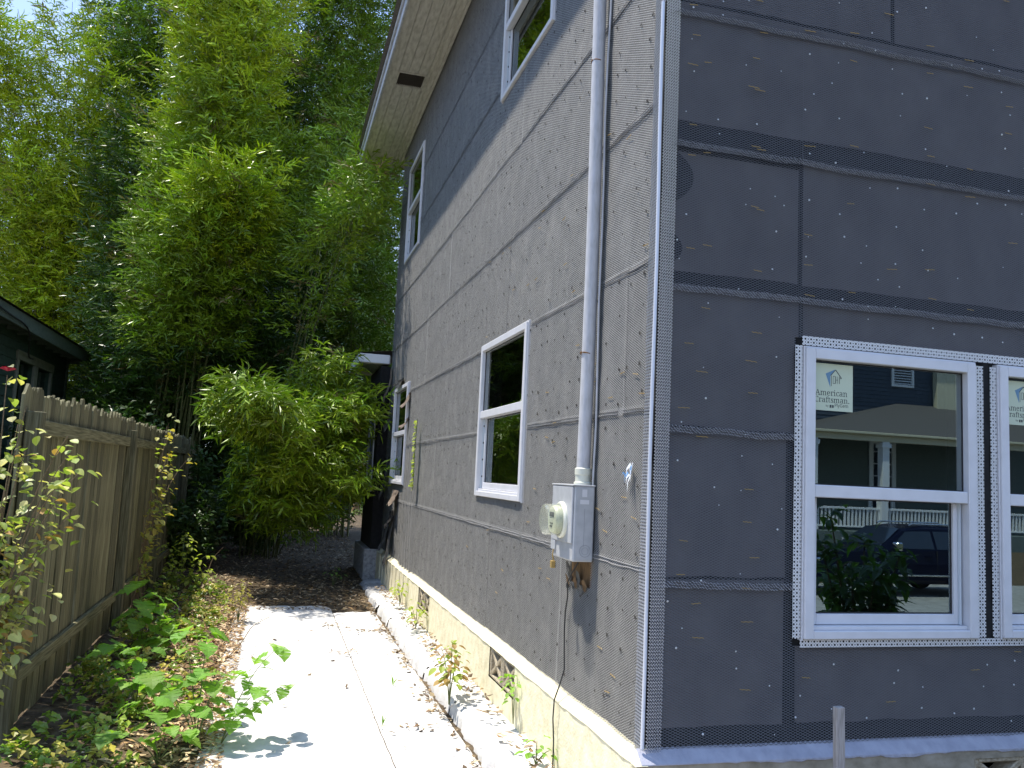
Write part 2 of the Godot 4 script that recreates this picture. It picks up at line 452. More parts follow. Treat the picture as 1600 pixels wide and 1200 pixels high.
func make_ground() -> void:
	var xs := PackedFloat32Array(); var zs := PackedFloat32Array()
	for k in [-260, -120, -60, -35, -22, -15, -11]: xs.append(k)
	for k in 55: xs.append(-9.0 + k * 0.25)
	for k in [5, 6.5, 8, 10, 13, 17, 22, 30, 45, 80, 150, 260]: xs.append(k)
	for k in [-300, -160, -90, -60, -45, -36]: zs.append(k)
	for k in 110: zs.append(-31.0 + k * 0.31)
	for k in [3.5, 4.2, 5, 5.8, 6.6, 7.4, 8.2, 9, 10, 13, 17.4, 18, 19, 20, 21.2, 26, 35, 60, 120, 300]: zs.append(k)
	var g := MB.new()
	g.grid(xs.size() - 1, zs.size() - 1, func(a, b):
		var x: float = xs[int(round(a * (xs.size() - 1)))]; var z: float = zs[zs.size() - 1 - int(round(b * (zs.size() - 1)))]
		return Vector3(x, ground_height(x, z), z), func(a, b): return Vector2(a, b))
	var o := part("ground", g, M.soil)
	tag(o, "bare brown soil strewn with leaf litter around the house", "ground", "", "structure")
	# the lawn in front belongs to the street side
	var lw := MB.new()
	lw.grid(24, 20, func(a, b):
		var x := lerpf(-12.0, 30.0, a); var z := lerpf(9.2, 2.4, b)
		return Vector3(x, ground_height(x, z) + 0.012, z), func(a, b): return Vector2(a, b))
	tag(part("lawn", lw, M.lawn), "rough front lawn sloping from the house to the street", "lawn", "", "structure")
	var st := MB.new()
	st.box(Vector3(-70, -1.0, 9.3), Vector3(90, -0.855, 17.3), 0.01)
	tag(part("street", st, M.street), "pale sunlit street in front of the house", "street", "", "structure")
	# concrete drive: two lanes of slabs, joints open
	var d := thing("driveway", "sun-bleached concrete drive of cracked slabs beside the house", "driveway", Vector3(-1.1, 0, -3))
	tag(d, "", "", "", "structure")
	var lanes := [[-1.95, -0.853], [-0.847, -0.352]]
	var cuts := [[-7.35, -5.16, -2.55, 0.1, 2.2], [-6.95, -3.97, -1.2, 2.2]]
	for L in 2:
		for k in cuts[L].size() - 1:
			var s := MB.new()
			var z0: float = cuts[L][k]; var z1: float = cuts[L][k + 1]
			var x0: float = lanes[L][0]; var x1: float = lanes[L][1]
			var far: bool = k == 0
			var tilt := rng.randf_range(-0.004, 0.004)
			var edge := func(z: float, sd: float): return 0.035 * nz.get_noise_2d(z * 3.0, sd)
			s.grid(16, 40, func(a, b):
				var z := lerpf(z1 - 0.004, z0 + 0.004 + (0.16 * nz.get_noise_2d(lerpf(x0, x1, a) * 3.0, 5.0) if far else 0.0), b)
				var x := lerpf(x0 + (edge.call(z, 1.0) if L == 0 else edge.call(z, 9.0) * 0.2), x1 + edge.call(z, 9.0) * 0.2, a)
				var rim := minf(minf(a, 1.0 - a) * (x1 - x0), minf(b, 1.0 - b) * (z1 - z0))
				return Vector3(x, tilt * (a - 0.5) + 0.003 * nz.get_noise_2d(x * 4.0, z * 4.0) - 0.02 * smoothstep(0.02, 0.0, rim) + 0.004, z), func(a, b): return Vector2(a, b))
			s.box(Vector3(x0 + 0.03, -0.12, z0 + 0.16), Vector3(x1 - 0.03, -0.03, z1 - 0.02))
			part("concrete_slab", s, M.concrete, d)
	# low broken kerb at the foot of the house
	var kb := thing("kerb", "low broken concrete ledge along the foot of the side wall", "kerb", Vector3(-0.2, 0, -3))
	tag(kb, "", "", "", "structure")
	var z := 0.9
	var idx := 0
	while z > -8.9:
		var ln := rng.randf_range(0.55, 1.1) if z > -7.0 else rng.randf_range(0.22, 0.4)
		var s := MB.new()
		var zz := z; var top := 0.098 + rng.randf_range(-0.012, 0.014)
		var w := -0.30 + rng.randf_range(-0.015, 0.02)
		var sd := idx * 7.3
		s.grid(14, maxi(6, int(ln / 0.05)), func(a, b):
			var q := lerpf(zz, zz - ln + 0.012, b)
			var e := w + 0.03 * nz.get_noise_2d(q * 5.0, sd) + 0.012 * nz.get_noise_2d(q * 19.0, sd)
			var prof := [Vector2(e - 0.035, -0.06), Vector2(e - 0.02, 0.035), Vector2(e - 0.008, 0.075), Vector2(e, top - 0.02), Vector2(e + 0.018, top), Vector2(e + 0.08, top), Vector2(-0.1, top + 0.01), Vector2(0.0, top + 0.015)]
			var tt: float = a * (prof.size() - 1); var i0: int = mini(int(tt), prof.size() - 2)
			var pp: Vector2 = (prof[i0] as Vector2).lerp(prof[i0 + 1], tt - i0)
			var rim := minf(b, 1.0 - b) * ln
			var lump := 0.011 * nz.get_noise_3d(pp.x * 14.0, q * 11.0, pp.y * 14.0)
			return Vector3(pp.x - lump * 0.8, pp.y + lump * 0.7 - 0.03 * smoothstep(0.03, 0.0, rim) * (1.0 if pp.y > 0.05 else 0.0), q), func(a, b): return Vector2(a, b))
		part("kerb_block", s, M.concrete_grey if zz < -7.0 else M.concrete, kb)
		z -= ln
		idx += 1


# ---------------------------------------------------------------- sheets on the walls
func minus(r: Rect2, holes: Array) -> Array:
	var us := [r.position.x, r.end.x]; var vs := [r.position.y, r.end.y]
	var near := []
	for h in holes:
		if r.intersects(h):
			near.append(h)
			for q in [h.position.x, h.end.x]: if q > r.position.x and q < r.end.x: us.append(q)
			for q in [h.position.y, h.end.y]: if q > r.position.y and q < r.end.y: vs.append(q)
	us.sort(); vs.sort()
	var out := []
	for i in us.size() - 1:
		for j in vs.size() - 1:
			var c := Rect2(us[i], vs[j], us[i + 1] - us[i], vs[j + 1] - vs[j])
			if c.size.x < 1e-5 or c.size.y < 1e-5: continue
			if near.any(func(h): return h.has_point(c.get_center())): continue
			out.append(c)
	return out

func waviness(u: float, y: float, side: int) -> float:
	var a := 0.0045 if side == 0 else 0.0022
	var d := a * nz.get_noise_3d(u * 0.8, y * 1.1, side * 30.0) + a * 0.8 * nz.get_noise_3d(u * 4.5, y * 3.0, side * 30.0 + 9.0)
	if side == 0:
		d += 0.0022 * nz.get_noise_3d(u * 13.0, y * 9.0, 77.0)
		# loose folds beside the far lower window
		var f := smoothstep(-7.75, -7.4, u) * smoothstep(-6.3, -6.7, u) * smoothstep(2.5, 1.9, y)
		d += f * (0.018 * sin(u * 34.0 + 1.5 * sin(y * 1.3)) + 0.012)
	return d

# one sheet: rect on the wall, out from it by d, curling at its lower edge
func sheet(called: String, frame: Transform3D, side: int, r: Rect2, holes: Array, d: float, material: Material, parent: Node, cell: float, curl := 0.0, uv_tile := Vector2.ONE, sd := 0.0) -> MeshInstance3D:
	var cells := minus(r, holes)
	# cells that touch belong to one piece; a sheet cut apart by an opening becomes several pieces
	var owner_ := range(cells.size())
	for a in cells.size():
		for b in a:
			if (cells[a] as Rect2).grow(0.0005).intersects(cells[b]) and ((cells[a] as Rect2).grow(0.0005).intersection(cells[b]).size.length() > 0.002):
				var ka: int = owner_[a]; var kb: int = owner_[b]
				for q in owner_.size(): if owner_[q] == ka: owner_[q] = kb
	var made: MeshInstance3D = null
	for k in cells.size():
		if owner_[k] != k and owner_.find(owner_[k]) != k: continue
		var mine := []
		for q in cells.size(): if owner_[q] == owner_[k]: mine.append(cells[q])
		if owner_.find(owner_[k]) == k: made = sheet_piece(called, frame, side, r, mine, d, material, parent, cell, curl, uv_tile, sd)
	return made

func sheet_piece(called: String, frame: Transform3D, side: int, r: Rect2, cells: Array, d: float, material: Material, parent: Node, cell: float, curl: float, uv_tile: Vector2, sd: float) -> MeshInstance3D:
	var g := MB.new()
	g.xf = frame
	for c: Rect2 in cells:
		var nu := clampi(int(ceil(c.size.x / cell)), 1, 400); var nv := clampi(int(ceil(c.size.y / cell)), 1, 400)
		g.grid(nu, nv, func(a, b):
			var u: float = c.position.x + c.size.x * a; var y: float = c.position.y + c.size.y * b
			var up: float = y - r.position.y
			var e := curl * (0.6 + 0.9 * nz.get_noise_2d(u * 2.6, sd)) * smoothstep(0.05, 0.0, up)
			var yy: float = y + (0.010 * nz.get_noise_2d(u * 3.0, sd + 40.0) * smoothstep(0.08, 0.0, up) if curl > 0.0 else 0.0)
			return Vector3(u, yy, d + waviness(u, y, side) + maxf(e, 0.0)), func(a, b):
				return Vector2((c.position.x + c.size.x * a) / uv_tile.x, -(c.position.y + c.size.y * b) / uv_tile.y))
	return part(called, g, material, parent)

func wall_slab(frame: Transform3D, u0: float, u1: float, y0: float, y1: float, holes: Array, d: float, thick: float) -> MB:
	var g := MB.new()
	g.xf = frame
	for c in minus(Rect2(u0, y0, u1 - u0, y1 - y0), holes):
		var a: Vector2 = c.position; var b: Vector2 = c.end
		g.quad(Vector3(a.x, a.y, d), Vector3(b.x, a.y, d), Vector3(b.x, b.y, d), Vector3(a.x, b.y, d))
		g.quad(Vector3(a.x, b.y, d - thick), Vector3(b.x, b.y, d - thick), Vector3(b.x, a.y, d - thick), Vector3(a.x, a.y, d - thick))
	for h in holes:
		var a: Vector2 = h.position; var b: Vector2 = h.end
		g.quad(Vector3(a.x, a.y, d), Vector3(a.x, a.y, d - thick), Vector3(a.x, b.y, d - thick), Vector3(a.x, b.y, d))
		g.quad(Vector3(b.x, b.y, d), Vector3(b.x, b.y, d - thick), Vector3(b.x, a.y, d - thick), Vector3(b.x, a.y, d))
		g.quad(Vector3(a.x, b.y, d), Vector3(a.x, b.y, d - thick), Vector3(b.x, b.y, d - thick), Vector3(b.x, b.y, d))
		g.quad(Vector3(b.x, a.y, d), Vector3(b.x, a.y, d - thick), Vector3(a.x, a.y, d - thick), Vector3(a.x, a.y, d))
	return g

# ---------------------------------------------------------------- the house
var house: Node3D
const LW := [[-3.43, -2.07, 1.52, 2.78, 2.19], [-3.21, -1.80, 4.87, 6.12, 5.52], [-8.76, -7.50, 4.73, 6.16, 5.50], [-8.84, -7.56, 1.515, 2.87, 2.21]]

func hole(u0: float, u1: float, y0: float, y1: float) -> Rect2: return Rect2(u0, y0, u1 - u0, y1 - y0)

func window(frame: Transform3D, u0: float, u1: float, y0: float, y1: float, yr: float, proud: float, label := "") -> MeshInstance3D:
	var fw := 0.052
	var g := MB.new(); g.xf = frame
	g.box(Vector3(u0, y0, -0.06), Vector3(u0 + fw, y1, proud), 0.004)
	g.box(Vector3(u1 - fw, y0, -0.06), Vector3(u1, y1, proud), 0.004)
	g.box(Vector3(u0 + fw, y1 - fw, -0.06), Vector3(u1 - fw, y1, proud), 0.004)
	g.box(Vector3(u0 + fw, y0, -0.06), Vector3(u1 - fw, y0 + 0.04, proud), 0.004)
	g.box(Vector3(u0 + fw, y0 + 0.0401, -0.06), Vector3(u1 - fw, y0 + 0.058, proud - 0.018), 0.003)
	# thin outer step of the frame
	g.box(Vector3(u0 - 0.008, y0 - 0.008, -0.03), Vector3(u0 - 0.0005, y1 + 0.008, proud - 0.012), 0.002)
	g.box(Vector3(u1 + 0.0005, y0 - 0.008, -0.03), Vector3(u1 + 0.008, y1 + 0.008, proud - 0.012), 0.002)
	g.box(Vector3(u0, y1 + 0.0005, -0.03), Vector3(u1, y1 + 0.008, proud - 0.012), 0.002)
	var w := part("window", g, M.vinyl, house)
	if label: w.set_meta("label", label)
	# meeting rail
	var r := MB.new(); r.xf = frame
	r.box(Vector3(u0 + fw + 0.0005, yr - 0.03, -0.045), Vector3(u1 - fw - 0.0005, yr + 0.03, proud - 0.007), 0.004)
	part("meeting_rail", r, M.vinyl, w)
	# lower sash, set back
	var s := MB.new(); s.xf = frame
	var a := u0 + fw + 0.003; var b := u1 - fw - 0.003; var lo := y0 + 0.06; var hi := yr - 0.031
	s.box(Vector3(a + 0.02, lo, -0.058), Vector3(a + 0.045, hi, -0.026), 0.003)
	s.box(Vector3(b - 0.045, lo, -0.058), Vector3(b - 0.02, hi, -0.026), 0.003)
	s.box(Vector3(a + 0.045, lo, -0.058), Vector3(b - 0.045, lo + 0.05, -0.026), 0.003)
	part("lower_sash", s, M.vinyl, w)
	# side tracks with screw holes
	for q in [[a, a + 0.0195], [b - 0.0195, b]]:
		var t := MB.new(); t.xf = frame
		t.box(Vector3(q[0], lo, -0.056), Vector3(q[0] + 0.007, hi, -0.012), 0.001)
		t.box(Vector3(q[0] + 0.0072, lo, -0.056), Vector3(q[1], hi, -0.036), 0.001)
		part("jamb_track", t, M.vinyl_track, w)
	var sc := MB.new(); sc.xf = frame
	for k in 4:
		for dd in [-0.022, -0.045]:
			sc.obox(Transform3D(Basis(Vector3(0, 1, 0), 0.0), Vector3(a + (0.0078 if dd > -0.03 else 0.0205), lerpf(lo + 0.1, hi - 0.06, k / 3.0), dd)), Vector3(0.003, 0.014, 0.008))
	part("screw", sc, M.black, w).set_meta("kind", "stuff")
	# glazing with a thin rubber line
	for q in [[u0 + fw + 0.001, u1 - fw - 0.001, yr + 0.0305, y1 - fw - 0.0005, -0.012], [a + 0.046, b - 0.046, lo + 0.051, hi - 0.0005, -0.044]]:
		var p := MB.new(); p.xf = frame
		p.quad(Vector3(q[0], q[2], q[4]), Vector3(q[1], q[2], q[4]), Vector3(q[1], q[3], q[4]), Vector3(q[0], q[3], q[4]))
		part("pane", p, M.glass, w)
		var e := MB.new(); e.xf = frame
		var h := 0.005
		e.box(Vector3(q[0], q[2], q[4]), Vector3(q[0] + h, q[3], q[4] + 0.004)); e.box(Vector3(q[1] - h, q[2], q[4]), Vector3(q[1], q[3], q[4] + 0.004))
		e.box(Vector3(q[0] + h, q[2], q[4]), Vector3(q[1] - h, q[2] + h, q[4] + 0.004)); e.box(Vector3(q[0] + h, q[3] - h, q[4]), Vector3(q[1] - h, q[3], q[4] + 0.004))
		part("glazing_strip", e, M.rubber, w)
	return w

func make_house() -> void:
	house = thing("house", "two-storey house stripped to dark paper and metal lath, white windows fitted", "house", Vector3(0, 0, 0))
	var lh := []
	for q in LW: lh.append(hole(q[0], q[1], q[2], q[3]))
	var rh := [hole(0.79, 1.79, 0.996, 2.38), hole(1.945, 2.945, 0.996, 2.38), hole(0.95, 1.85, 4.7, 6.05), hole(5.0, 6.0, 0.1, 2.3)]
	# left wall
	var wl := part("wall", wall_slab(LEFT, -9.6, -0.02, 0.48, 6.8, lh, -0.016, 0.16), M.felt, house)
	var wf := part("wall", wall_slab(FRONT, 0.02, 8.0, 0.46, 6.8, rh, -0.016, 0.16), M.felt, house)
	var back := MB.new()
	back.box(Vector3(0.05, 0.0, -9.6), Vector3(8.0, 6.8, -9.45)); back.box(Vector3(7.9, 0.0, -9.449), Vector3(8.05, 6.8, -0.17))
	part("wall", back, M.felt, house)
	var inn := MB.new()
	inn.box(Vector3(0.18, 0.42, -9.44), Vector3(7.88, 0.5, -0.18)); inn.box(Vector3(0.18, 3.45, -9.44), Vector3(7.88, 3.6, -0.18)); inn.box(Vector3(0.18, 6.5, -9.44), Vector3(7.88, 6.6, -0.18))
	inn.box(Vector3(0.18, 0.51, -5.2), Vector3(7.88, 3.44, -5.1)); inn.box(Vector3(4.2, 0.51, -5.09), Vector3(4.3, 3.44, -0.18)); inn.box(Vector3(0.18, 3.61, -5.2), Vector3(7.88, 6.49, -5.1))
	part("floor_and_partition", inn, M.dark_room, house)
	# left wall: paper sheets in rows, each with its laps and joints
	var hb := hole(-1.04, -0.72, 1.12, 1.262)
	var rows := [0.50, 1.29, 2.03, 2.742, 3.52, 4.25, 5.0, 5.75, 6.72]
	var joints := [[-9.6, -7.6, -5.42, -2.95, -1.2, 0.0], [-9.6, -8.0, -5.45, -2.03, 0.0], [-9.6, -7.2, -5.15, -3.0, -0.35, 0.0], [-9.6, -6.4, -4.3, -2.72, 0.0], [-9.6, -7.4, -5.15, -2.6, 0.0], [-9.6, -6.8, -4.7, -2.5, 0.0], [-9.6, -7.2, -4.9, -3.3, -0.9, 0.0], [-9.6, -6.2, -3.0, 0.0]]
	var lhp := lh.duplicate(); lhp.append(hb)
	for k in rows.size() - 1:
		for j in joints[k].size() - 1:
			var u0: float = joints[k][j]; var u1: float = joints[k][j + 1]
			var cell := 0.035 if u1 > -4.5 and k < 4 else 0.07
			var tone: Material = M.paper_left_pale if (k * 3 + j * 5) % 4 < (3 if k == 0 else 2) else M.paper_left
			sheet("paper_sheet", LEFT, 0, hole(u0 + 0.004, u1 - 0.004, rows[k] + (0.004 if k else 0.0), rows[k + 1] + 0.012), lhp, -0.010 + 0.0012 * ((k + j) % 3), tone, wl, cell, 0.003, Vector2.ONE, k * 5.0 + j)
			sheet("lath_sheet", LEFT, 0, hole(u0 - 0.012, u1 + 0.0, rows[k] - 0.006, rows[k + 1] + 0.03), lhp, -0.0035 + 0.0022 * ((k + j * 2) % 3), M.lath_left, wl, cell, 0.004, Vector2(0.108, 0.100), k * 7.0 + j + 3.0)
	# lap edges on the left wall: the doubled selvage wire of each sheet
	for k in range(1, rows.size() - 1):
		for j in joints[k].size() - 1:
			var e := MB.new(); e.xf = LEFT
			var u0: float = joints[k][j]; var u1: float = joints[k][j + 1]
			for line in 2:
				var pts := PackedVector3Array(); var spans := []
				var u := u0
				while u <= u1 + 0.001:
					var y: float = rows[k] - 0.004 + line * 0.017 + 0.006 * nz.get_noise_2d(u * 3.0, k * 5.0 + line)
					var inside := false
					for h in lhp: if h.grow(0.02).has_point(Vector2(u, y)): inside = true
					if inside:
						if pts.size() > 1: spans.append(pts)
						pts = PackedVector3Array()
					else: pts.append(Vector3(u, y, 0.004 + waviness(u, y, 0) + 0.002 * nz.get_noise_2d(u * 9.0, k)))
					u += 0.07
				if pts.size() > 1: spans.append(pts)
				for sp in spans: e.tube(sp, PackedFloat32Array([0.0016]), 4, false)
			part("lath_edge_wire", e, M.frayed if k == 1 else M.lath_wire, wl).set_meta("kind", "stuff")
	# front wall: papers with open gaps that show the black felt
	var fl := [hole(0.745, 2.99, 0.962, 2.43), rh[2], rh[3]]
	var frows := [[0.612, 1.262, 0.70, 0.745], [1.275, 1.955, 0.705, 0.755], [1.962, 2.632, 0.765, 0.77], [2.692, 3.325, 0.0, 0.0], [3.432, 4.035, 0.0, 0.0], [4.05, 4.74, 1.3, 1.305], [4.76, 5.45, 0.0, 0.0], [5.47, 6.72, 2.4, 2.405]]
	for k in frows.size():
		var q = frows[k]
		var us := [0.0, 8.0]
		if q[2] > 0.0: us = [0.0, q[2], q[3], 8.0]
		elif k == 3: us = [0.0, 0.757, 0.763, 8.0]
		for j in range(0, us.size(), 2):
			if us.size() == 4 and j == 2: pass
			var u0: float = us[j]; var u1: float = us[j + 1]
			var lowered := 0.05 if k == 3 and j == 0 else 0.0
			sheet("paper_sheet", FRONT, 1, hole(u0 + 0.02, u1, q[0] + (0.018 if j == 2 and k == 2 else 0.0), q[1] - lowered), fl, -0.010 + 0.001 * ((k + j) % 2), M.paper_right if (k + j) % 2 else M.paper_right_warm, wf, 0.06, 0.004, Vector2.ONE, k * 4.0 + j)
	var lrows := [0.525, 1.223, 1.93, 2.60, 3.30, 3.965, 4.66, 5.35, 6.72]
	for k in lrows.size() - 1:
		var us := [0.03, 0.78, 3.1, 5.4, 8.0] if k % 2 == 0 else [0.03, 2.2, 4.5, 8.0]
		for j in us.size() - 1:
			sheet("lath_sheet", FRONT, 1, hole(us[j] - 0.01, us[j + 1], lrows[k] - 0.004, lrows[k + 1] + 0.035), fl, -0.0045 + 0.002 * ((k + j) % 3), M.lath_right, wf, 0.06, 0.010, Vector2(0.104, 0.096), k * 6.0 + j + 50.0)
	# frayed lower edges of the lath at each lap: cut strands standing out
	for k in range(1, lrows.size() - 1):
		var e := MB.new(); e.xf = FRONT
		var u := 0.05
		while u < 3.6:
			var y: float = lrows[k] + 0.012 * nz.get_noise_2d(u * 2.2, k * 3.0)
			var blocked := false
			for h in fl: if h.grow(0.01).has_point(Vector2(u, y)): blocked = true
			if not blocked:
				for line in 3:
					var yy := y + line * 0.011 + rng.randf_range(-0.002, 0.002)
					var o := 0.009 - line * 0.0015 + waviness(u, y, 1)
					var ln := rng.randf_range(0.010, 0.019)
					var tilt := -0.55 + rng.randf_range(-0.2, 0.2)
					e.obox(Transform3D(Basis(Vector3(0, 0, 1), tilt) * Basis(Vector3(1, 0, 0), -0.7), Vector3(u + line * 0.006, yy, o)), Vector3(ln, 0.003, 0.0014))
			u += rng.randf_range(0.013, 0.02)
		part("lath_frayed_edge", e, M.frayed, wf).set_meta("kind", "stuff")
	# black felt tongue beside the corner
	var tg := MB.new(); tg.xf = FRONT
	for q in [[3.15, 0.15, 0.14], [2.80, 0.10, 0.09]]:
		var prev := Vector3(0.03, q[0] - q[2], -0.0055)
		for k in 12:
			var f := float(k + 1) / 12
			var cur := Vector3(0.03 + q[1] * pow(sin(PI * f), 0.6), q[0] - q[2] + 2.0 * q[2] * f, -0.0055)
			tg.quad(Vector3(0.02, prev.y, -0.0055), prev, cur, Vector3(0.02, cur.y, -0.0055))
			prev = cur
	part("felt_tongue", tg, M.felt, wf)
	# corner bead and its expanded wings
	var cb := MB.new()
	for q in [[0.53, 4.0, 0.0], [4.004, 6.75, 0.003]]:
		var ps := PackedVector3Array()
		for k in 12: ps.append(Vector3(-0.011 + q[2] + 0.002 * sin(k * 1.1), lerpf(q[0], q[1], k / 11.0), 0.011 - q[2] + 0.002 * cos(k * 0.9)))
		cb.tube(ps, PackedFloat32Array([0.0085]), 8)
	part("corner_bead", cb, M.bead, house)
	for side in 2:
		var cl := MB.new(); cl.xf = LEFT if side == 0 else FRONT
		var sx := -1.0 if side == 0 else 1.0
		var y := 0.50
		while y < 6.74:
			for i in 6:
				var u := (0.006 + i * 0.0128) * sx
				var bulge := 0.012 - i * 0.0008 + 0.0035 * nz.get_noise_2d(y * 4.0, side * 9.0)
				var a := Vector3(u, y, bulge); var wid := 0.0128 * sx
				for s in [1.0, -1.0]:
					var yy = y + 0.0075 * (1.0 - s) + (0.0 if i % 2 == 0 else 0.0)
					var b := Vector3(u, yy, bulge + 0.0012 * s); var c := Vector3(u + wid, yy + 0.0075 * s, bulge - 0.0008)
					var th := Vector3(0, 0.0024, 0.0016)
					if side == 0: cl.quad(c - th, b - th, b + th, c + th)
					else: cl.quad(b - th, c - th, c + th, b + th)
			y += 0.0150
		part("corner_lath", cl, M.galvanised, house).set_meta("kind", "stuff")
	# windows
	window(LEFT, LW[0][0], LW[0][1], LW[0][2], LW[0][3], LW[0][4], 0.022, "white window behind the meter on the lower side wall")
	window(LEFT, LW[1][0], LW[1][1], LW[1][2], LW[1][3], LW[1][4], 0.018)
	window(LEFT, LW[2][0], LW[2][1], LW[2][2], LW[2][3], LW[2][4], 0.018)
	window(LEFT, LW[3][0], LW[3][1], LW[3][2], LW[3][3], LW[3][4], 0.03, "far lower window with torn paper round its edge")
	var win_a := window(FRONT, 0.79, 1.79, 0.996, 2.38, 1.69, 0.03)
	var win_b := window(FRONT, 1.945, 2.945, 0.996, 2.38, 1.69, 0.03)
	window(FRONT, 0.95, 1.85, 4.7, 6.05, 5.4, 0.03)
	# perforated nailing flanges of the front pair
	for q in [[0.737, 0.7785, 0.998, 2.39, win_a], [1.8005, 1.851, 0.998, 2.372, win_a], [1.892, 1.934, 0.998, 2.372, win_b], [2.957, 3.0, 0.998, 2.372, win_b], [0.775, 3.0, 2.3925, 2.438, win_a], [0.777, 3.0, 0.957, 0.9945, win_a]]:
		var f := MB.new(); f.xf = FRONT
		var bow := 0.003
		f.grid(maxi(1, int((q[1] - q[0]) / 0.05)), maxi(1, int((q[3] - q[2]) / 0.05)), func(a, b):
			var u := lerpf(q[0], q[1], a); var y := lerpf(q[2], q[3], b)
			return Vector3(u, y, 0.0095 + bow * nz.get_noise_2d(u * 4.0, y * 4.0)), func(a, b): return Vector2(lerpf(q[0], q[1], a) / 0.064, lerpf(q[2], q[3], b) / 0.064))
		part("nailing_flange", f, M.perforated, q[4])
	var gap := MB.new(); gap.xf = FRONT
	gap.grid(1, 30, func(a, b):
		var y := lerpf(0.996, 2.39, b)
		return Vector3(lerpf(1.853, 1.890, a) + 0.004 * nz.get_noise_1d(y * 6.0) * (a - 0.5), y, 0.004 + 0.004 * nz.get_noise_1d(y * 9.0)), func(a, b): return Vector2(a, b))
	part("felt_strip", gap, M.felt, win_a)
	# maker's sheets stuck to the upper panes
	sticker(win_a, 0.852, 2.315); sticker(win_b, 2.005, 2.315)
	make_foundation()
	make_roof()
	make_wing()
	# staples that hold the paper: gold wire, in columns
	var stm := MB.new()
	for k in 5: stm.obox(Transform3D(Basis(Vector3(0, 0, 1), 0.22 * (1 if k % 2 else -1)), Vector3(-0.024 + k * 0.012, 0, 0)), Vector3(0.0128, 0.0028, 0.0025))
	var sm := stm.mesh()
	for col_u in [0.16, 0.245, 0.50, 0.535, 0.815, 1.06, 1.29, 1.53, 1.79, 2.05]:
		var y := 0.66 + fposmod(col_u * 3.1, 0.12)
		while y < 4.5:
			var u: float = col_u + rng.randf_range(-0.012, 0.012)
			var ok := rng.randf() < 0.42
			for h in fl: if h.grow(0.03).has_point(Vector2(u, y)): ok = false
			if ok:
				var at := FRONT * Transform3D(Basis(Vector3(0, 0, 1), rng.randf_range(-0.08, 0.08)).scaled(Vector3(rng.randf_range(0.6, 1.05), 1, 1)), Vector3(u, y, 0.006 + waviness(u, y, 1)))
				piece("staple", sm, M.gold, wf, at)
			y += 0.152
	for k in 60:
		var u := -pow(rng.randf(), 1.4) * 3.6 - 0.12; var y := rng.randf_range(0.62, 3.6)
		var ok := true
		for h in lhp: if h.grow(0.06).has_point(Vector2(u, y)): ok = false
		if ok: piece("staple", sm, M.gold, wl, LEFT * Transform3D(Basis(Vector3(0, 0, 1), rng.randf_range(-0.15, 0.15)), Vector3(u, y, 0.006 + waviness(u, y, 0))))
	# nail heads
	var nh := MB.new()
	nh.lathe(Vector3.ZERO, Vector3(0, 0, 1), PackedVector2Array([Vector2(0.0062, 0.0), Vector2(0.0062, 0.0015), Vector2(0.003, 0.003), Vector2(0.0001, 0.0034)]), 7)
	var nm := nh.mesh()
	var at1 := []
	for k in 760:
		var u := 0.12 + (k % 19) * 0.172 + rng.randfn() * 0.022; var y := 0.555 + (k / 19) * 0.104 + rng.randfn() * 0.02
		var ok := true
		for h in fl: if h.grow(0.01).has_point(Vector2(u, y)): ok = false
		if ok and rng.randf() < 0.38: at1.append(FRONT * Transform3D(Basis(Vector3(1, 0, 0), rng.randf_range(-0.3, 0.3)).scaled(Vector3.ONE * rng.randf_range(0.45, 0.9)), Vector3(u, y, 0.003 + waviness(u, y, 1))))
	copies("nail", nm, M.nail_light, wf, at1, [])
	var at2 := []
	var u := -0.14
	while u > -8.6:
		var y := 0.62
		while y < 6.5:
			var q := Vector2(u + rng.randf_range(-0.03, 0.03), y + rng.randf_range(-0.03, 0.03))
			var ok := rng.randf() < 0.86
			for h in lhp: if h.grow(0.03).has_point(q): ok = false
			if ok: at2.append(LEFT * Transform3D(Basis().scaled(Vector3(1.35, 1.35, 0.9) * rng.randf_range(0.55, 1.25)), Vector3(q.x, q.y, 0.0035 + waviness(q.x, q.y, 0))))
			y += 0.148
		u -= 0.148
	copies("nail", nm, M.nail_dark, wl, at2, [])
	# open patch under the meter: bare board and torn paper
	var bd := MB.new(); bd.xf = LEFT
	bd.box(Vector3(-1.045, 1.10, -0.05), Vector3(-0.71, 1.27, -0.011), 0.002)
	part("bare_board", bd, M.wood_brown, wl)
	for k in 9:
		var f := MB.new(); f.xf = LEFT
		var c := Vector2(lerpf(-1.05, -0.70, k / 8.0), 1.125 + 0.03 * sin(k * 2.1)) if k < 7 else Vector2(-1.05 + (k - 7) * 0.02, 1.2)
		var rr := rng.randf_range(0.025, 0.05)
		for i in 6:
			var a0 := TAU * i / 6.0; var a1 := TAU * (i + 1) / 6.0
			var r0 := rr * (0.7 + 0.5 * nz.get_noise_2d(i * 3.0, k * 7.0)); var r1 := rr * (0.7 + 0.5 * nz.get_noise_2d(((i + 1) % 6) * 3.0, k * 7.0))
			f.tri(Vector3(c.x, c.y, 0.004), Vector3(c.x + cos(a0) * r0, c.y + sin(a0) * r0 * 1.1, 0.008 + 0.012 * maxf(0.0, sin(a0))), Vector3(c.x + cos(a1) * r1, c.y + sin(a1) * r1 * 1.1, 0.008 + 0.012 * maxf(0.0, sin(a1))))
		part("torn_paper", f, M.paper_left if k % 3 else M.wood_brown, wl)
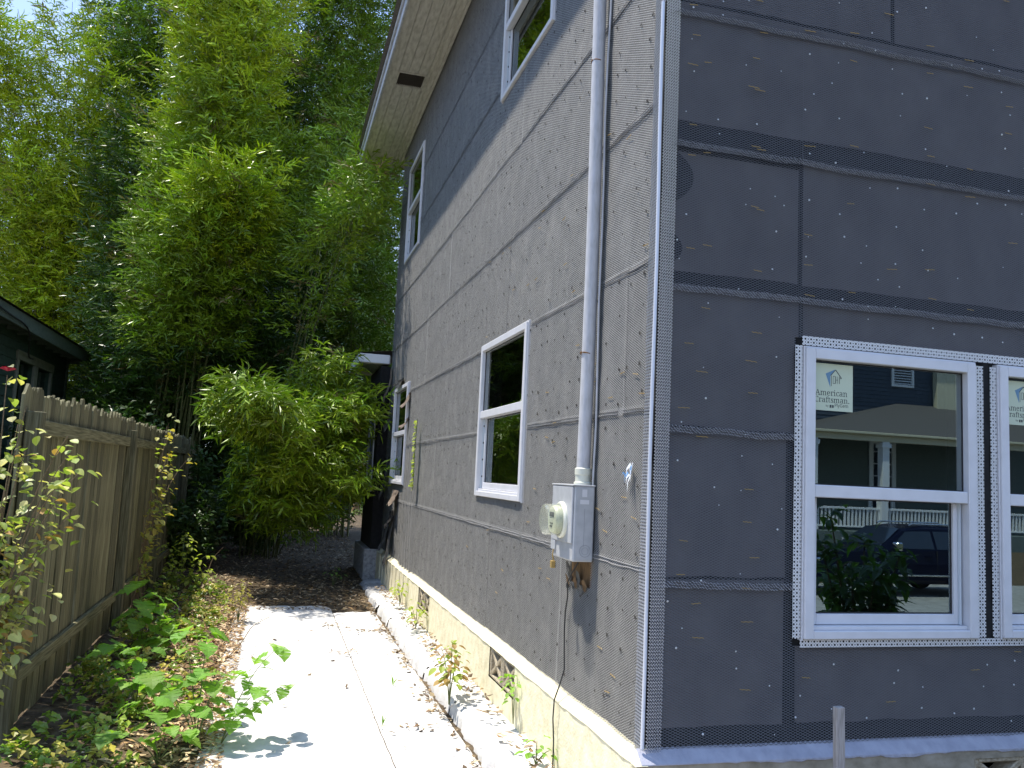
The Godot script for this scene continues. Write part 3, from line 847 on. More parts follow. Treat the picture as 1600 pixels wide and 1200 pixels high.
	# torn flaps round the far lower window and at the wall's end
	for q in [[-7.48, 2.62, 0.16, 0.2, 1], [-7.46, 2.32, 0.12, 0.15, 1], [-8.3, 2.93, 0.5, 0.1, 0], [-8.2, 1.33, 0.45, 0.2, 1], [-8.45, 1.02, 0.4, 0.22, 0], [-9.1, 2.5, 0.16, 0.4, 2], [-9.2, 1.6, 0.14, 0.6, 2], [-8.9, 0.75, 0.3, 0.4, 2], [-9.45, 3.0, 0.12, 0.5, 1], [-8.35, 0.8, 0.16, 0.7, 2]]:
		var f := MB.new(); f.xf = LEFT
		var sd: float = q[0] * 9.1
		f.grid(7, 7, func(a, b):
			var ragged = 0.35 * nz.get_noise_2d(a * 3.0, sd) * (1.0 - b)
			return Vector3(q[0] + (a - 0.5) * q[2] * (0.8 + 0.3 * b), q[1] + (b - 0.5 + ragged) * q[3], 0.012 + pow(1.0 - b, 2.0) * 0.10 + 0.03 * nz.get_noise_2d(a * 2.0, b * 2.0 + sd)), func(a, b): return Vector2(a, b))
		part("torn_paper", f, [M.felt, M.wood_flap, M.paper_left][q[4]], wl)

func sticker(parent: Node, u0: float, y1: float) -> void:
	var w := 0.225; var h := 0.232
	var s := MB.new(); s.xf = FRONT
	s.box(Vector3(u0, y1 - h, -0.0115), Vector3(u0 + w, y1, -0.0095))
	part("sticker", s, M.sticker, parent).set_meta("label", "pale green maker's sheet with a small house drawing")
	var ink: Material = M.sticker_ink
	var z := -0.0092
	var ic := MB.new(); ic.xf = FRONT
	var cx := u0 + w * 0.55; var cy := y1 - 0.062
	var ln := func(m: MB, a: Vector2, b: Vector2, t: float):
		var d := (b - a).normalized(); var p := Vector2(-d.y, d.x) * t * 0.5
		m.quad(Vector3(a.x - p.x, a.y - p.y, z + 0.0003), Vector3(b.x - p.x, b.y - p.y, z + 0.0003), Vector3(b.x + p.x, b.y + p.y, z + 0.0003), Vector3(a.x + p.x, a.y + p.y, z + 0.0003))
	var P := func(x: float, y: float): return Vector2(cx + x, cy + y)
	ln.call(ic, P.call(-0.026, 0.004), P.call(0.002, 0.034), 0.0035); ln.call(ic, P.call(0.002, 0.034), P.call(0.036, -0.006), 0.0045); ln.call(ic, P.call(0.036, -0.006), P.call(0.028, -0.008), 0.0035)
	ln.call(ic, P.call(-0.022, 0.004), P.call(-0.022, -0.048), 0.003); ln.call(ic, P.call(0.024, 0.002), P.call(0.024, -0.034), 0.003)
	for q in [[-0.012, -0.034, -0.012, 0.002], [-0.012, 0.002, 0.0, 0.002], [0.0, 0.002, 0.0, -0.034], [-0.012, -0.034, 0.0, -0.034], [0.004, -0.034, 0.004, 0.002], [0.004, -0.016, 0.014, -0.016], [0.014, -0.034, 0.014, 0.002]]:
		ln.call(ic, P.call(q[0], q[1]), P.call(q[2], q[3]), 0.0022)
	part("house_outline", ic, ink, parent)
	var bl := MB.new(); bl.xf = FRONT
	var a: Vector2 = P.call(-0.055, 0.012); var b: Vector2 = P.call(0.0, 0.036); var c: Vector2 = P.call(-0.027, 0.003); var d: Vector2 = P.call(-0.028, -0.055)
	bl.tri(Vector3(a.x, a.y, z + 0.0001), Vector3(c.x, c.y, z + 0.0001), Vector3(b.x, b.y, z + 0.0001)); bl.tri(Vector3(a.x, a.y, z + 0.0001), Vector3(d.x, d.y, z + 0.0001), Vector3(c.x, c.y, z + 0.0001))
	part("blue_shade", bl, M.sticker_blue, parent)
	lettering("American", "Droid Serif", Vector3(u0 + 0.011, y1 - 0.158, z), 0.182, ink, parent)
	lettering("Craftsman.", "Droid Serif", Vector3(u0 + 0.009, y1 - 0.192, z), 0.196, ink, parent)
	lettering("by", "Droid Sans", Vector3(u0 + 0.072, y1 - 0.216, z), 0.014, ink, parent)
	lettering("PlyGem", "Droid Sans", Vector3(u0 + 0.122, y1 - 0.217, z), 0.076, ink, parent)
	var lg := MB.new(); lg.xf = FRONT
	lg.box(Vector3(u0 + 0.093, y1 - 0.217, z), Vector3(u0 + 0.102, y1 - 0.203, z + 0.0003)); lg.box(Vector3(u0 + 0.105, y1 - 0.217, z), Vector3(u0 + 0.109, y1 - 0.203, z + 0.0003)); lg.box(Vector3(u0 + 0.110, y1 - 0.2165, z), Vector3(u0 + 0.116, y1 - 0.2035, z + 0.0003))
	part("maker_mark", lg, ink, parent)

func lettering(text: String, family: String, at: Vector3, width: float, material: Material, parent: Node) -> void:
	var f := SystemFont.new()
	f.font_names = PackedStringArray([family])
	var t := TextMesh.new()
	t.text = text; t.font = f; t.font_size = 48; t.pixel_size = 0.001; t.depth = 0.001
	t.horizontal_alignment = HORIZONTAL_ALIGNMENT_LEFT; t.vertical_alignment = VERTICAL_ALIGNMENT_BOTTOM
	var box := t.get_aabb()
	var s := width / maxf(box.size.x, 0.001)
	piece("lettering", t, material, parent, Transform3D(Basis().scaled(Vector3(s, s, 0.3)), at - Vector3(box.position.x * s, box.position.y * s, 0.0)))

func make_foundation() -> void:
	var vents := [[-2.54, -1.88, 0.255, 0.465], [-5.67, -5.02, 0.255, 0.465]]
	var hs := []
	for q in vents: hs.append(hole(q[0], q[1], q[2], q[3]))
	var g := MB.new(); g.xf = LEFT
	for c in minus(hole(-9.6, 0.052, -0.1, 0.472), hs):
		g.grid(maxi(1, int(c.size.x / 0.06)), maxi(1, int(c.size.y / 0.05)), func(a, b):
			var u: float = c.position.x + c.size.x * a; var y: float = c.position.y + c.size.y * b
			return Vector3(u, y, 0.052 + 0.004 * nz.get_noise_2d(u * 3.0, y * 5.0) + 0.0015 * nz.get_noise_2d(u * 17.0, y * 17.0)), func(a, b): return Vector2(a, b))
	# sloping cap
	g.grid(190, 3, func(a, b):
		var u := lerpf(-9.6, 0.0, a)
		var e := 0.052 + 0.006 * nz.get_noise_2d(u * 4.0, 61.0)
		return Vector3(u, lerpf(0.470, 0.532, b) + 0.006 * nz.get_noise_2d(u * 2.1, 63.0), lerpf(e + 0.006, -0.02, b)), func(a, b): return Vector2(a, b))
	g.xf = Transform3D()
	var ca := Vector3(-0.058, 0.47, 0.0); var cb := Vector3(-0.058, 0.47, 0.056); var cc := Vector3(0.0, 0.47, 0.056); var cd := Vector3(0.022, 0.534, -0.022)
	g.tri(ca, cb, cd); g.tri(cb, cc, cd)
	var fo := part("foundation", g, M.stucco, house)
	for q in vents:
		vent_block(LEFT, q[0], (q[0] + q[1]) * 0.5 - 0.008, q[2], q[3], fo); vent_block(LEFT, (q[0] + q[1]) * 0.5 + 0.008, q[1], q[2], q[3], fo)
	# vertical formwork ribs towards the far end
	for k in 9:
		var r := MB.new(); r.xf = LEFT
		r.box(Vector3(-6.5 - k * 0.33, 0.1, 0.04), Vector3(-6.42 - k * 0.33, 0.475, 0.064), 0.006)
		part("rib", r, M.stucco, fo)
	# front foundation: beige render below, bluish cap paint peeling over it
	var f := MB.new(); f.xf = FRONT
	var vh := [hole(1.73, 2.05, 0.2, 0.43), hole(4.0, 4.32, 0.2, 0.43)]
	for c in minus(hole(-0.052, 8.0, -0.1, 0.472), vh):
		f.grid(maxi(1, int(c.size.x / 0.06)), maxi(1, int(c.size.y / 0.06)), func(a, b):
			var u: float = c.position.x + c.size.x * a; var y: float = c.position.y + c.size.y * b
			return Vector3(u, y, 0.05 + 0.004 * nz.get_noise_2d(u * 3.0, y * 5.0 + 30.0)), func(a, b): return Vector2(a, b))
	f.grid(150, 3, func(a, b):
		var u := lerpf(0.0, 8.0, a)
		return Vector3(u, lerpf(0.470, 0.522, b), lerpf(0.053, -0.02, b)), func(a, b): return Vector2(a, b))
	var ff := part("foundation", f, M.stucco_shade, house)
	for q in vh: vent_block(FRONT, q.position.x, q.end.x, q.position.y, q.end.y, ff)
	var cp := MB.new(); cp.xf = FRONT
	cp.grid(260, 5, func(a, b):
		var u := lerpf(-0.03, 7.9, a)
		var drip := 0.462 + 0.012 * nz.get_noise_2d(u * 2.0, 3.0) + 0.010 * nz.get_noise_2d(u * 11.0, 8.0) + 0.012 * smoothstep(0.75, 0.2, u)
		var y := lerpf(minf(drip, 0.47), 0.475, minf(b * 1.6, 1.0)); var d := 0.0555 + 0.004 * nz.get_noise_2d(u * 3.0, y * 5.0 + 30.0)
		if b > 0.625: y = lerpf(0.475, 0.526, (b - 0.625) / 0.375); d = lerpf(0.0575, -0.012, (b - 0.625) / 0.375)
		return Vector3(u, y, d), func(a, b): return Vector2(a, b))
	part("peeling_paint", cp, M.cap_paint, ff)

func vent_block(frame: Transform3D, u0: float, u1: float, y0: float, y1: float, parent: Node) -> void:
	var g := MB.new(); g.xf = frame
	var r := 0.028
	g.box(Vector3(u0, y0, -0.06), Vector3(u0 + r, y1, 0.047), 0.006); g.box(Vector3(u1 - r, y0, -0.06), Vector3(u1, y1, 0.047), 0.006)
	g.box(Vector3(u0 + r, y0, -0.06), Vector3(u1 - r, y0 + r * 0.8, 0.046), 0.006); g.box(Vector3(u0 + r, y1 - r * 0.8, -0.06), Vector3(u1 - r, y1, 0.046), 0.006)
	var m := Vector2((u0 + u1) * 0.5, (y0 + y1) * 0.5)
	var dg := Vector2(u1 - u0 - r, y1 - y0 - r)
	var L := dg.length() * 0.5
	for s in [1.0, -1.0]:
		for e in [-1.0, 1.0]:
			var ang := atan2(dg.y * s, dg.x)
			g.obox(Transform3D(Basis(Vector3(0, 0, 1), ang), Vector3(m.x + cos(ang) * e * (L * 0.5 + 0.012), m.y + sin(ang) * e * (L * 0.5 + 0.012), -0.006 + 0.001 * s)), Vector3(L - 0.01, 0.030, 0.10), 0.005)
	g.obox(Transform3D(Basis(Vector3(0, 0, 1), PI / 4), Vector3(m.x, m.y, -0.004)), Vector3(0.042, 0.042, 0.108), 0.008)
	part("vent_block", g, M.vent_block, parent)

func make_roof() -> void:
	# soffit boards along the side eave, with the vent left open
	var sv := hole(-7.17, -6.80, 0.15, 0.48)
	for k in 5:
		var x0 := 0.008 + k * 0.122; var x1 := x0 + 0.118
		var b := MB.new()
		for c in minus(hole(-10.2, 0.62, x0, x1), [sv]):
			b.box(Vector3(-c.end.y, 6.73 + 0.0012 * (k % 2), c.position.x), Vector3(-c.position.y, 6.75, c.end.x), 0.002)
		part("soffit_board", b, M.soffit, house)
	var fr := MB.new()
	fr.box(Vector3(-0.028, 6.665, -10.2), Vector3(-0.002, 6.729, 0.03), 0.004); fr.box(Vector3(-0.085, 6.7, -10.2), Vector3(-0.0285, 6.7295, 0.03), 0.004)
	part("frieze_trim", fr, M.soffit, house)
	var sc := MB.new()
	sc.box(Vector3(-0.48, 6.742, -7.17), Vector3(-0.15, 6.748, -6.80))
	var scr := part("soffit_vent", sc, M.screen, house)
	for q in [[-0.50, -0.48, -7.19, -6.78], [-0.15, -0.13, -7.19, -6.78], [-0.48, -0.15, -7.19, -7.17], [-0.48, -0.15, -6.80, -6.78]]:
		var t := MB.new()
		t.box(Vector3(q[0], 6.715, q[2]), Vector3(q[1], 6.7295, q[3]), 0.002)
		part("vent_trim", t, M.soffit, scr)
	for k in 14:
		var t := MB.new()
		t.obox(Transform3D(Basis(Vector3(0, 0, 1), 0.5), Vector3(-0.47 + k * 0.0235, 6.735, -6.985)), Vector3(0.016, 0.002, 0.365))
		part("louvre", t, M.screen, scr)
	var fa := MB.new()
	fa.box(Vector3(-0.645, 6.70, -10.23), Vector3(-0.621, 6.86, 0.645), 0.004)
	fa.box(Vector3(-0.67, 6.81, -10.25), Vector3(-0.6455, 6.855, 0.67), 0.005)
	part("fascia", fa, M.fascia, house)
	var bs := MB.new()
	bs.box(Vector3(0.0, 6.73, -10.2), Vector3(8.6, 6.75, -9.6), 0.002); bs.box(Vector3(-0.002, 6.731, 0.0), Vector3(8.6, 6.751, 0.62), 0.002)
	bs.box(Vector3(-0.62, 6.70, -10.225), Vector3(8.6, 6.86, -10.201), 0.003); bs.box(Vector3(-0.62, 6.70, 0.621), Vector3(8.6, 6.86, 0.645), 0.003); bs.box(Vector3(8.05, 6.73, -9.6), Vector3(8.6, 6.75, 0.0), 0.002)
	part("soffit_return", bs, M.soffit, house)
	var rf := MB.new()
	var e := [Vector3(-0.72, 6.87, 0.72), Vector3(8.7, 6.87, 0.72), Vector3(8.7, 6.87, -10.3), Vector3(-0.72, 6.87, -10.3)]
	var t1 := Vector3(4.0, 9.4, -3.9); var t2 := Vector3(4.0, 9.4, -5.7)
	rf.tri(e[0], e[1], t1); rf.quad(e[1], e[2], t2, t1); rf.tri(e[2], e[3], t2); rf.quad(e[3], e[0], t1, t2)
	rf.quad(e[0], e[3], e[2], e[1])
	part("roof", rf, M.shingle, house)

func make_wing() -> void:
	# low rear wing that stands a little proud of the side wall
	var wh := hole(-10.75, -9.95, 1.35, 2.58)
	var fr := LEFT * Transform3D(Basis(), Vector3(0, 0, 0.15))
	var g := wall_slab(fr, -11.1, -9.61, 0.5, 3.3, [wh], 0.0, 0.15)
	g.xf = Transform3D()
	g.quad(Vector3(-0.15, 0.5, -9.61), Vector3(0.0, 0.5, -9.61), Vector3(0.0, 3.3, -9.61), Vector3(-0.15, 3.3, -9.61))
	g.quad(Vector3(0.0, 0.5, -11.1), Vector3(-0.15, 0.5, -11.1), Vector3(-0.15, 3.3, -11.1), Vector3(0.0, 3.3, -11.1))
	g.box(Vector3(0.001, 0.0, -11.1), Vector3(6.0, 3.3, -11.0)); g.box(Vector3(5.9, 0.0, -10.99), Vector3(6.0, 3.3, -9.62))
	var w := part("rear_wing", g, M.felt, house)
	var wd := MB.new(); wd.xf = fr
	for q in [[-10.75, -10.70, 1.35, 2.58], [-10.0, -9.95, 1.35, 2.58], [-10.70, -10.0, 2.53, 2.58], [-10.70, -10.0, 1.35, 1.40], [-10.70, -10.0, 1.94, 1.98]]: wd.box(Vector3(q[0], q[2], -0.04), Vector3(q[1], q[3], 0.02), 0.004)
	part("wing_window_frame", wd, M.vinyl_track, w)
	var tp := MB.new(); tp.xf = fr
	tp.grid(8, 10, func(a, b): return Vector3(lerpf(-10.70, -10.0, a), lerpf(1.4, 2.53, b), -0.01 + 0.012 * nz.get_noise_2d(a * 3.0, b * 4.0)), func(a, b): return Vector2(a, b))
	part("blue_cover", tp, M.blue_tarp, w)
	var ff := MB.new()
	ff.box(Vector3(-0.24, -0.1, -11.15), Vector3(-0.001, 0.5, -9.605), 0.015)
	part("wing_foundation", ff, M.concrete_grey, w)
	var ev := MB.new()
	ev.box(Vector3(-0.47, 3.34, -11.5), Vector3(0.0, 3.48, -9.72), 0.01)
	part("wing_eave", ev, M.soffit, w)
	var fc := MB.new()
	fc.box(Vector3(-0.5, 3.35, -9.719), Vector3(-0.02, 3.49, -9.69), 0.006)
	fc.box(Vector3(-0.50, 3.35, -11.5), Vector3(-0.471, 3.49, -9.72), 0.006)
	part("wing_fascia", fc, M.white_paint, w)
	var rf := MB.new()
	rf.quad(Vector3(-0.52, 3.497, -9.68), Vector3(5.9, 4.3, -9.68), Vector3(5.9, 4.3, -11.5), Vector3(-0.52, 3.497, -11.5))
	part("wing_roof", rf, M.shingle, w)


# ---------------------------------------------------------------- what is fixed to the walls
func make_wall_fittings() -> void:
	# meter box
	var mb := thing("electric_meter", "grey electric meter box with round glass meter on the side wall", "electric meter", Vector3(0, 1.26, -0.855))
	var g := MB.new(); g.xf = LEFT
	g.box(Vector3(-1.03, 1.262, 0.004), Vector3(-0.68, 1.66, 0.118), 0.006)
	var bx := part("box", g, M.meter_box, mb)
	var cv := MB.new(); cv.xf = LEFT
	cv.box(Vector3(-1.022, 1.355, 0.1185), Vector3(-0.69, 1.652, 0.128), 0.004)
	part("front_cover", cv, M.meter_box, mb)
	var lp := MB.new(); lp.xf = LEFT
	lp.box(Vector3(-1.034, 1.656, 0.002), Vector3(-0.676, 1.664, 0.13), 0.003)
	part("top_lip", lp, M.meter_box, mb)
	# side panel (faces the front): raised rim, knock-out, two paper labels
	var sd := MB.new()
	sd.box(Vector3(-0.108, 1.272, -0.6800), Vector3(-0.012, 1.65, -0.6775), 0.001)
	part("side_panel", sd, M.meter_box, mb)
	var ko := MB.new()
	for q in [[0.032, 0.029], [0.019, 0.017]]:
		ko.lathe(Vector3(-0.052, 1.318, -0.6776), Vector3(0, 0, 1), PackedVector2Array([Vector2(q[0], 0.0), Vector2(q[0], 0.0012), Vector2(q[1], 0.0012), Vector2(q[1], 0.0)]), 28)
	part("knockout", ko, M.meter_edge, mb)
	for q in [[-0.078, -0.05, 1.60, 1.64], [-0.088, -0.038, 1.562, 1.585]]:
		var lb := MB.new()
		lb.box(Vector3(q[0], q[2], -0.6774), Vector3(q[1], q[3], -0.6766))
		part("paper_label", lb, M.label_white, mb)
	for q in [[-0.062, 1.34, 1.54]]:
		var ln := MB.new()
		ln.box(Vector3(q[0], q[1], -0.6774), Vector3(q[0] + 0.002, q[2], -0.6766))
		part("seam", ln, M.meter_edge, mb)
	var sr := MB.new(); sr.xf = LEFT
	sr.box(Vector3(-0.905, 1.563, 0.1282), Vector3(-0.835, 1.570, 0.1288))
	part("embossed_mark", sr, M.meter_edge, mb)
	var mc := Vector3(0, 1.470, -0.845)
	var ring := MB.new()
	ring.lathe(mc + Vector3(-0.118, 0, 0), Vector3(-1, 0, 0), PackedVector2Array([Vector2(0.098, 0.0), Vector2(0.098, 0.022), Vector2(0.092, 0.03), Vector2(0.084, 0.03)]), 32)
	part("ring", ring, M.meter_ring, mb)
	var gl := MB.new()
	gl.lathe(mc + Vector3(-0.147, 0, 0), Vector3(-1, 0, 0), PackedVector2Array([Vector2(0.084, 0.0), Vector2(0.083, 0.075), Vector2(0.079, 0.084), Vector2(0.07, 0.088), Vector2(0.0001, 0.090)]), 32)
	part("glass_cover", gl, M.meter_glass, mb)
	var dl := MB.new()
	dl.lathe(mc + Vector3(-0.14, 0, 0), Vector3(-1, 0, 0), PackedVector2Array([Vector2(0.077, 0.0), Vector2(0.077, 0.03), Vector2(0.07, 0.045), Vector2(0.0001, 0.046)]), 28)
	var dial := part("dial", dl, M.meter_dial, mb)
	var ds := MB.new(); ds.xf = LEFT
	ds.box(Vector3(-0.88, 1.485, 0.1862), Vector3(-0.81, 1.51, 0.189), 0.001)
	ds.box(Vector3(-0.875, 1.43, 0.1862), Vector3(-0.835, 1.438, 0.188)); ds.box(Vector3(-0.87, 1.448, 0.1862), Vector3(-0.82, 1.452, 0.188))
	part("display", ds, M.black, dial)
	var tb := MB.new(); tb.xf = LEFT
	tb.box(Vector3(-1.026, 1.300, 0.1182), Vector3(-0.955, 1.354, 0.126), 0.002)
	part("lower_tab", tb, M.meter_box, mb)
	var sl := MB.new()
	sl.tube(PackedVector3Array([Vector3(-0.13, 1.30, -0.965), Vector3(-0.135, 1.27, -0.96), Vector3(-0.13, 1.24, -0.955)]), PackedFloat32Array([0.004]), 5)
	sl.box(Vector3(-0.145, 1.20, -0.97), Vector3(-0.12, 1.24, -0.945), 0.003)
	part("seal_tag", sl, M.gold, mb)
	# conduit
	var cd := thing("conduit", "white service conduit rising from the meter box to the eave", "conduit", Vector3(-0.05, 1.66, -0.745))
	var c := MB.new()
	var ps := PackedVector3Array()
	for k in 14: ps.append(Vector3(-0.052 + 0.004 * sin(k * 0.6), lerpf(1.70, 6.73, k / 13.0), -0.748 + 0.008 * sin(k * 0.45)))
	c.tube(ps, PackedFloat32Array([0.0365]), 20)
	part("pipe", c, M.conduit, cd)
	var cu := MB.new()
	cu.lathe(Vector3(-0.052, 1.664, -0.748), Vector3(0, 1, 0), PackedVector2Array([Vector2(0.048, 0.0), Vector2(0.048, 0.012), Vector2(0.041, 0.016), Vector2(0.041, 0.05), Vector2(0.0445, 0.054), Vector2(0.0445, 0.085), Vector2(0.037, 0.09)]), 22)
	part("hub", cu, M.meter_ring, cd)
	for y: float in [2.35, 4.02, 6.1]:
		var st := MB.new()
		var hoop := PackedVector3Array()
		for k in 11:
			var a := PI * 0.5 + PI * k / 10.0
			hoop.append(Vector3(-0.052 + 0.039 * cos(a), y + 0.03 * sin(a * 0.5), -0.748 + 0.039 * sin(a)))
		hoop.append(Vector3(-0.004, y, -0.80))
		st.tube(hoop, PackedFloat32Array([0.004]), 5)
		part("strap", st, M.rust, cd)
	# second thin cable behind the conduit
	var cb := MB.new()
	var cp := PackedVector3Array()
	for k in 16: cp.append(Vector3(-0.016 + 0.004 * sin(k * 1.7), lerpf(1.66, 6.7, k / 15.0), -0.690 + 0.008 * sin(k * 0.9)))
	cb.tube(cp, PackedFloat32Array([0.006]), 6)
	tag(part("cable", cb, M.conduit), "thin cable running up the wall beside the conduit", "cable")
	# loose wire under the box
	var wr := MB.new()
	var wp := PackedVector3Array([Vector3(-0.02, 1.24, -0.86), Vector3(-0.03, 1.18, -0.92), Vector3(-0.03, 1.12, -0.985)])
	for k in 9:
		var a := TAU * k / 8.0
		wp.append(Vector3(-0.03, 1.10 + 0.012 * cos(a), -0.99 - 0.012 * sin(a)))
	for q in [[1.04, -1.0], [0.95, -1.03], [0.86, -1.035], [0.75, -1.025], [0.64, -1.01], [0.56, -1.0], [0.48, -1.0], [0.38, -1.01], [0.28, -0.985], [0.2, -0.98], [0.12, -0.985]]:
		wp.append(Vector3(-0.022 - 0.055 * smoothstep(0.62, 0.5, q[0]), q[0], q[1]))
	wr.tube(wp, PackedFloat32Array([0.0042]), 6)
	tag(part("ground_wire", wr, M.black), "black ground wire hanging from under the meter box", "wire")
	# scrap of tape caught in the lath
	var tp := thing("tape_scrap", "crumpled blue and white tape scrap caught in the lath by the corner", "tape scrap", Vector3(0, 1.74, -0.21))
	for k in 9:
		var t := MB.new(); t.xf = LEFT
		var a := Vector3(-0.21 + rng.randf_range(-0.025, 0.025), 1.75 + rng.randf_range(-0.05, 0.03), 0.014)
		var d := Vector3(rng.randf_range(-0.03, 0.03), rng.randf_range(-0.05, 0.04), rng.randf_range(0.005, 0.02))
		var p := d.cross(Vector3(0, 0, 1)).normalized() * rng.randf_range(0.005, 0.012)
		t.quad(a - p, a + p, a + d + p * 0.5, a + d - p * 0.5)
		t.tri(a + d - p * 0.5, a + d + p * 0.5, a + d * 1.4 + Vector3(0.01, -0.03, 0.0))
		part("tape_strip", t, M.tape_blue if k % 3 == 1 else M.tape_white, tp)
	# wooden stake in front of the wall
	var sk := MB.new()
	var sx := 0.745; var sz := 0.35
	sk.obox(Transform3D(Basis(Vector3(0, 0, 1), 0.012), Vector3(sx, 0.33, sz)), Vector3(0.042, 0.90, 0.03), 0.003)
	tag(part("wooden_stake", sk, M.stake), "grey weathered wooden stake standing in front of the front wall", "stake")

# ---------------------------------------------------------------- fence
func make_fence() -> void:
	var fe := thing("fence", "weathered grey wooden picket fence along the left of the drive", "fence", Vector3(-3.08, 0, -7))
	# a few picket shapes with broken, dog-eared tops
	var shapes := []
	for k in 6:
		var g := MB.new()
		var w := 0.070
		var h := 2.03 + rng.randf_range(-0.012, 0.02)
		var tops := []
		var n := 7
		for i in n + 1:
			var f := float(i) / n
			var ear := 0.035 * (smoothstep(0.25, 0.0, f) + smoothstep(0.75, 1.0, f))
			tops.append(h - ear + (rng.randf_range(-0.035, 0.008) if k % 2 else rng.randf_range(-0.012, 0.006)))
		for i in n:
			var a := lerpf(-w, w, float(i) / n); var b := lerpf(-w, w, float(i + 1) / n)
			var ya: float = tops[i]; var yb: float = tops[i + 1]
			g.quad(Vector3(0.0085, 0, b), Vector3(0.0085, 0, a), Vector3(0.0085, ya, a), Vector3(0.0085, yb, b))
			g.quad(Vector3(-0.0085, 0, a), Vector3(-0.0085, 0, b), Vector3(-0.0085, yb, b), Vector3(-0.0085, ya, a))
			g.quad(Vector3(0.0085, yb, b), Vector3(0.0085, ya, a), Vector3(-0.0085, ya, a), Vector3(-0.0085, yb, b))
		g.quad(Vector3(0.0085, 0, -w), Vector3(-0.0085, 0, -w), Vector3(-0.0085, tops[0], -w), Vector3(0.0085, tops[0], -w))
		g.quad(Vector3(-0.0085, 0, w), Vector3(0.0085, 0, w), Vector3(0.0085, tops[n], w), Vector3(-0.0085, tops[n], w))
		shapes.append(g.mesh())
	var z := -1.92
	var k := 0
	while z > -13.6:
		var gap := rng.randf_range(0.002, 0.012)
		var skip := k in [13, 29]
		if not skip:
			var b := Basis(Vector3(1, 0, 0), rng.randf_range(-0.006, 0.006)) * Basis(Vector3(0, 1, 0), rng.randf_range(-0.05, 0.05))
			piece("picket", shapes[rng.randi() % 6], M["fence_%d" % (rng.randi() % 4)], fe, Transform3D(b, Vector3(-3.082 + rng.randf_range(-0.004, 0.004), 0.055 + rng.randf_range(-0.02, 0.015), z - 0.07)))
		z -= 0.14 + gap if not skip else 0.05
		k += 1
	for q in [[-1.95, -5.55], [-5.66, -8.1], [-8.2, -11.2], [-11.3, -13.5]]:
		for y in [1.855, 0.36]:
			var r := MB.new()
			r.box(Vector3(-3.068, y - 0.046, q[1]), Vector3(-3.03, y + 0.046, q[0]), 0.005)
			part("rail", r, M.fence_rail, fe)
	for q in [[-1.99, 0.045], [-5.605, 0.047], [-8.15, 0.045], [-11.25, 0.045], [-13.55, 0.045]]:
		var p := MB.new()
		var lean := 0.0 if q[0] > -3 else 0.004
		p.obox(Transform3D(Basis(Vector3(0, 0, 1), lean), Vector3(-3.022, 0.97, q[0])), Vector3(0.088, 2.0 if q[0] < -3.0 else 1.94, q[1] * 2.0), 0.006)
		part("post", p, M.fence_1 if q[0] < -3.0 else M.fence_3, fe)


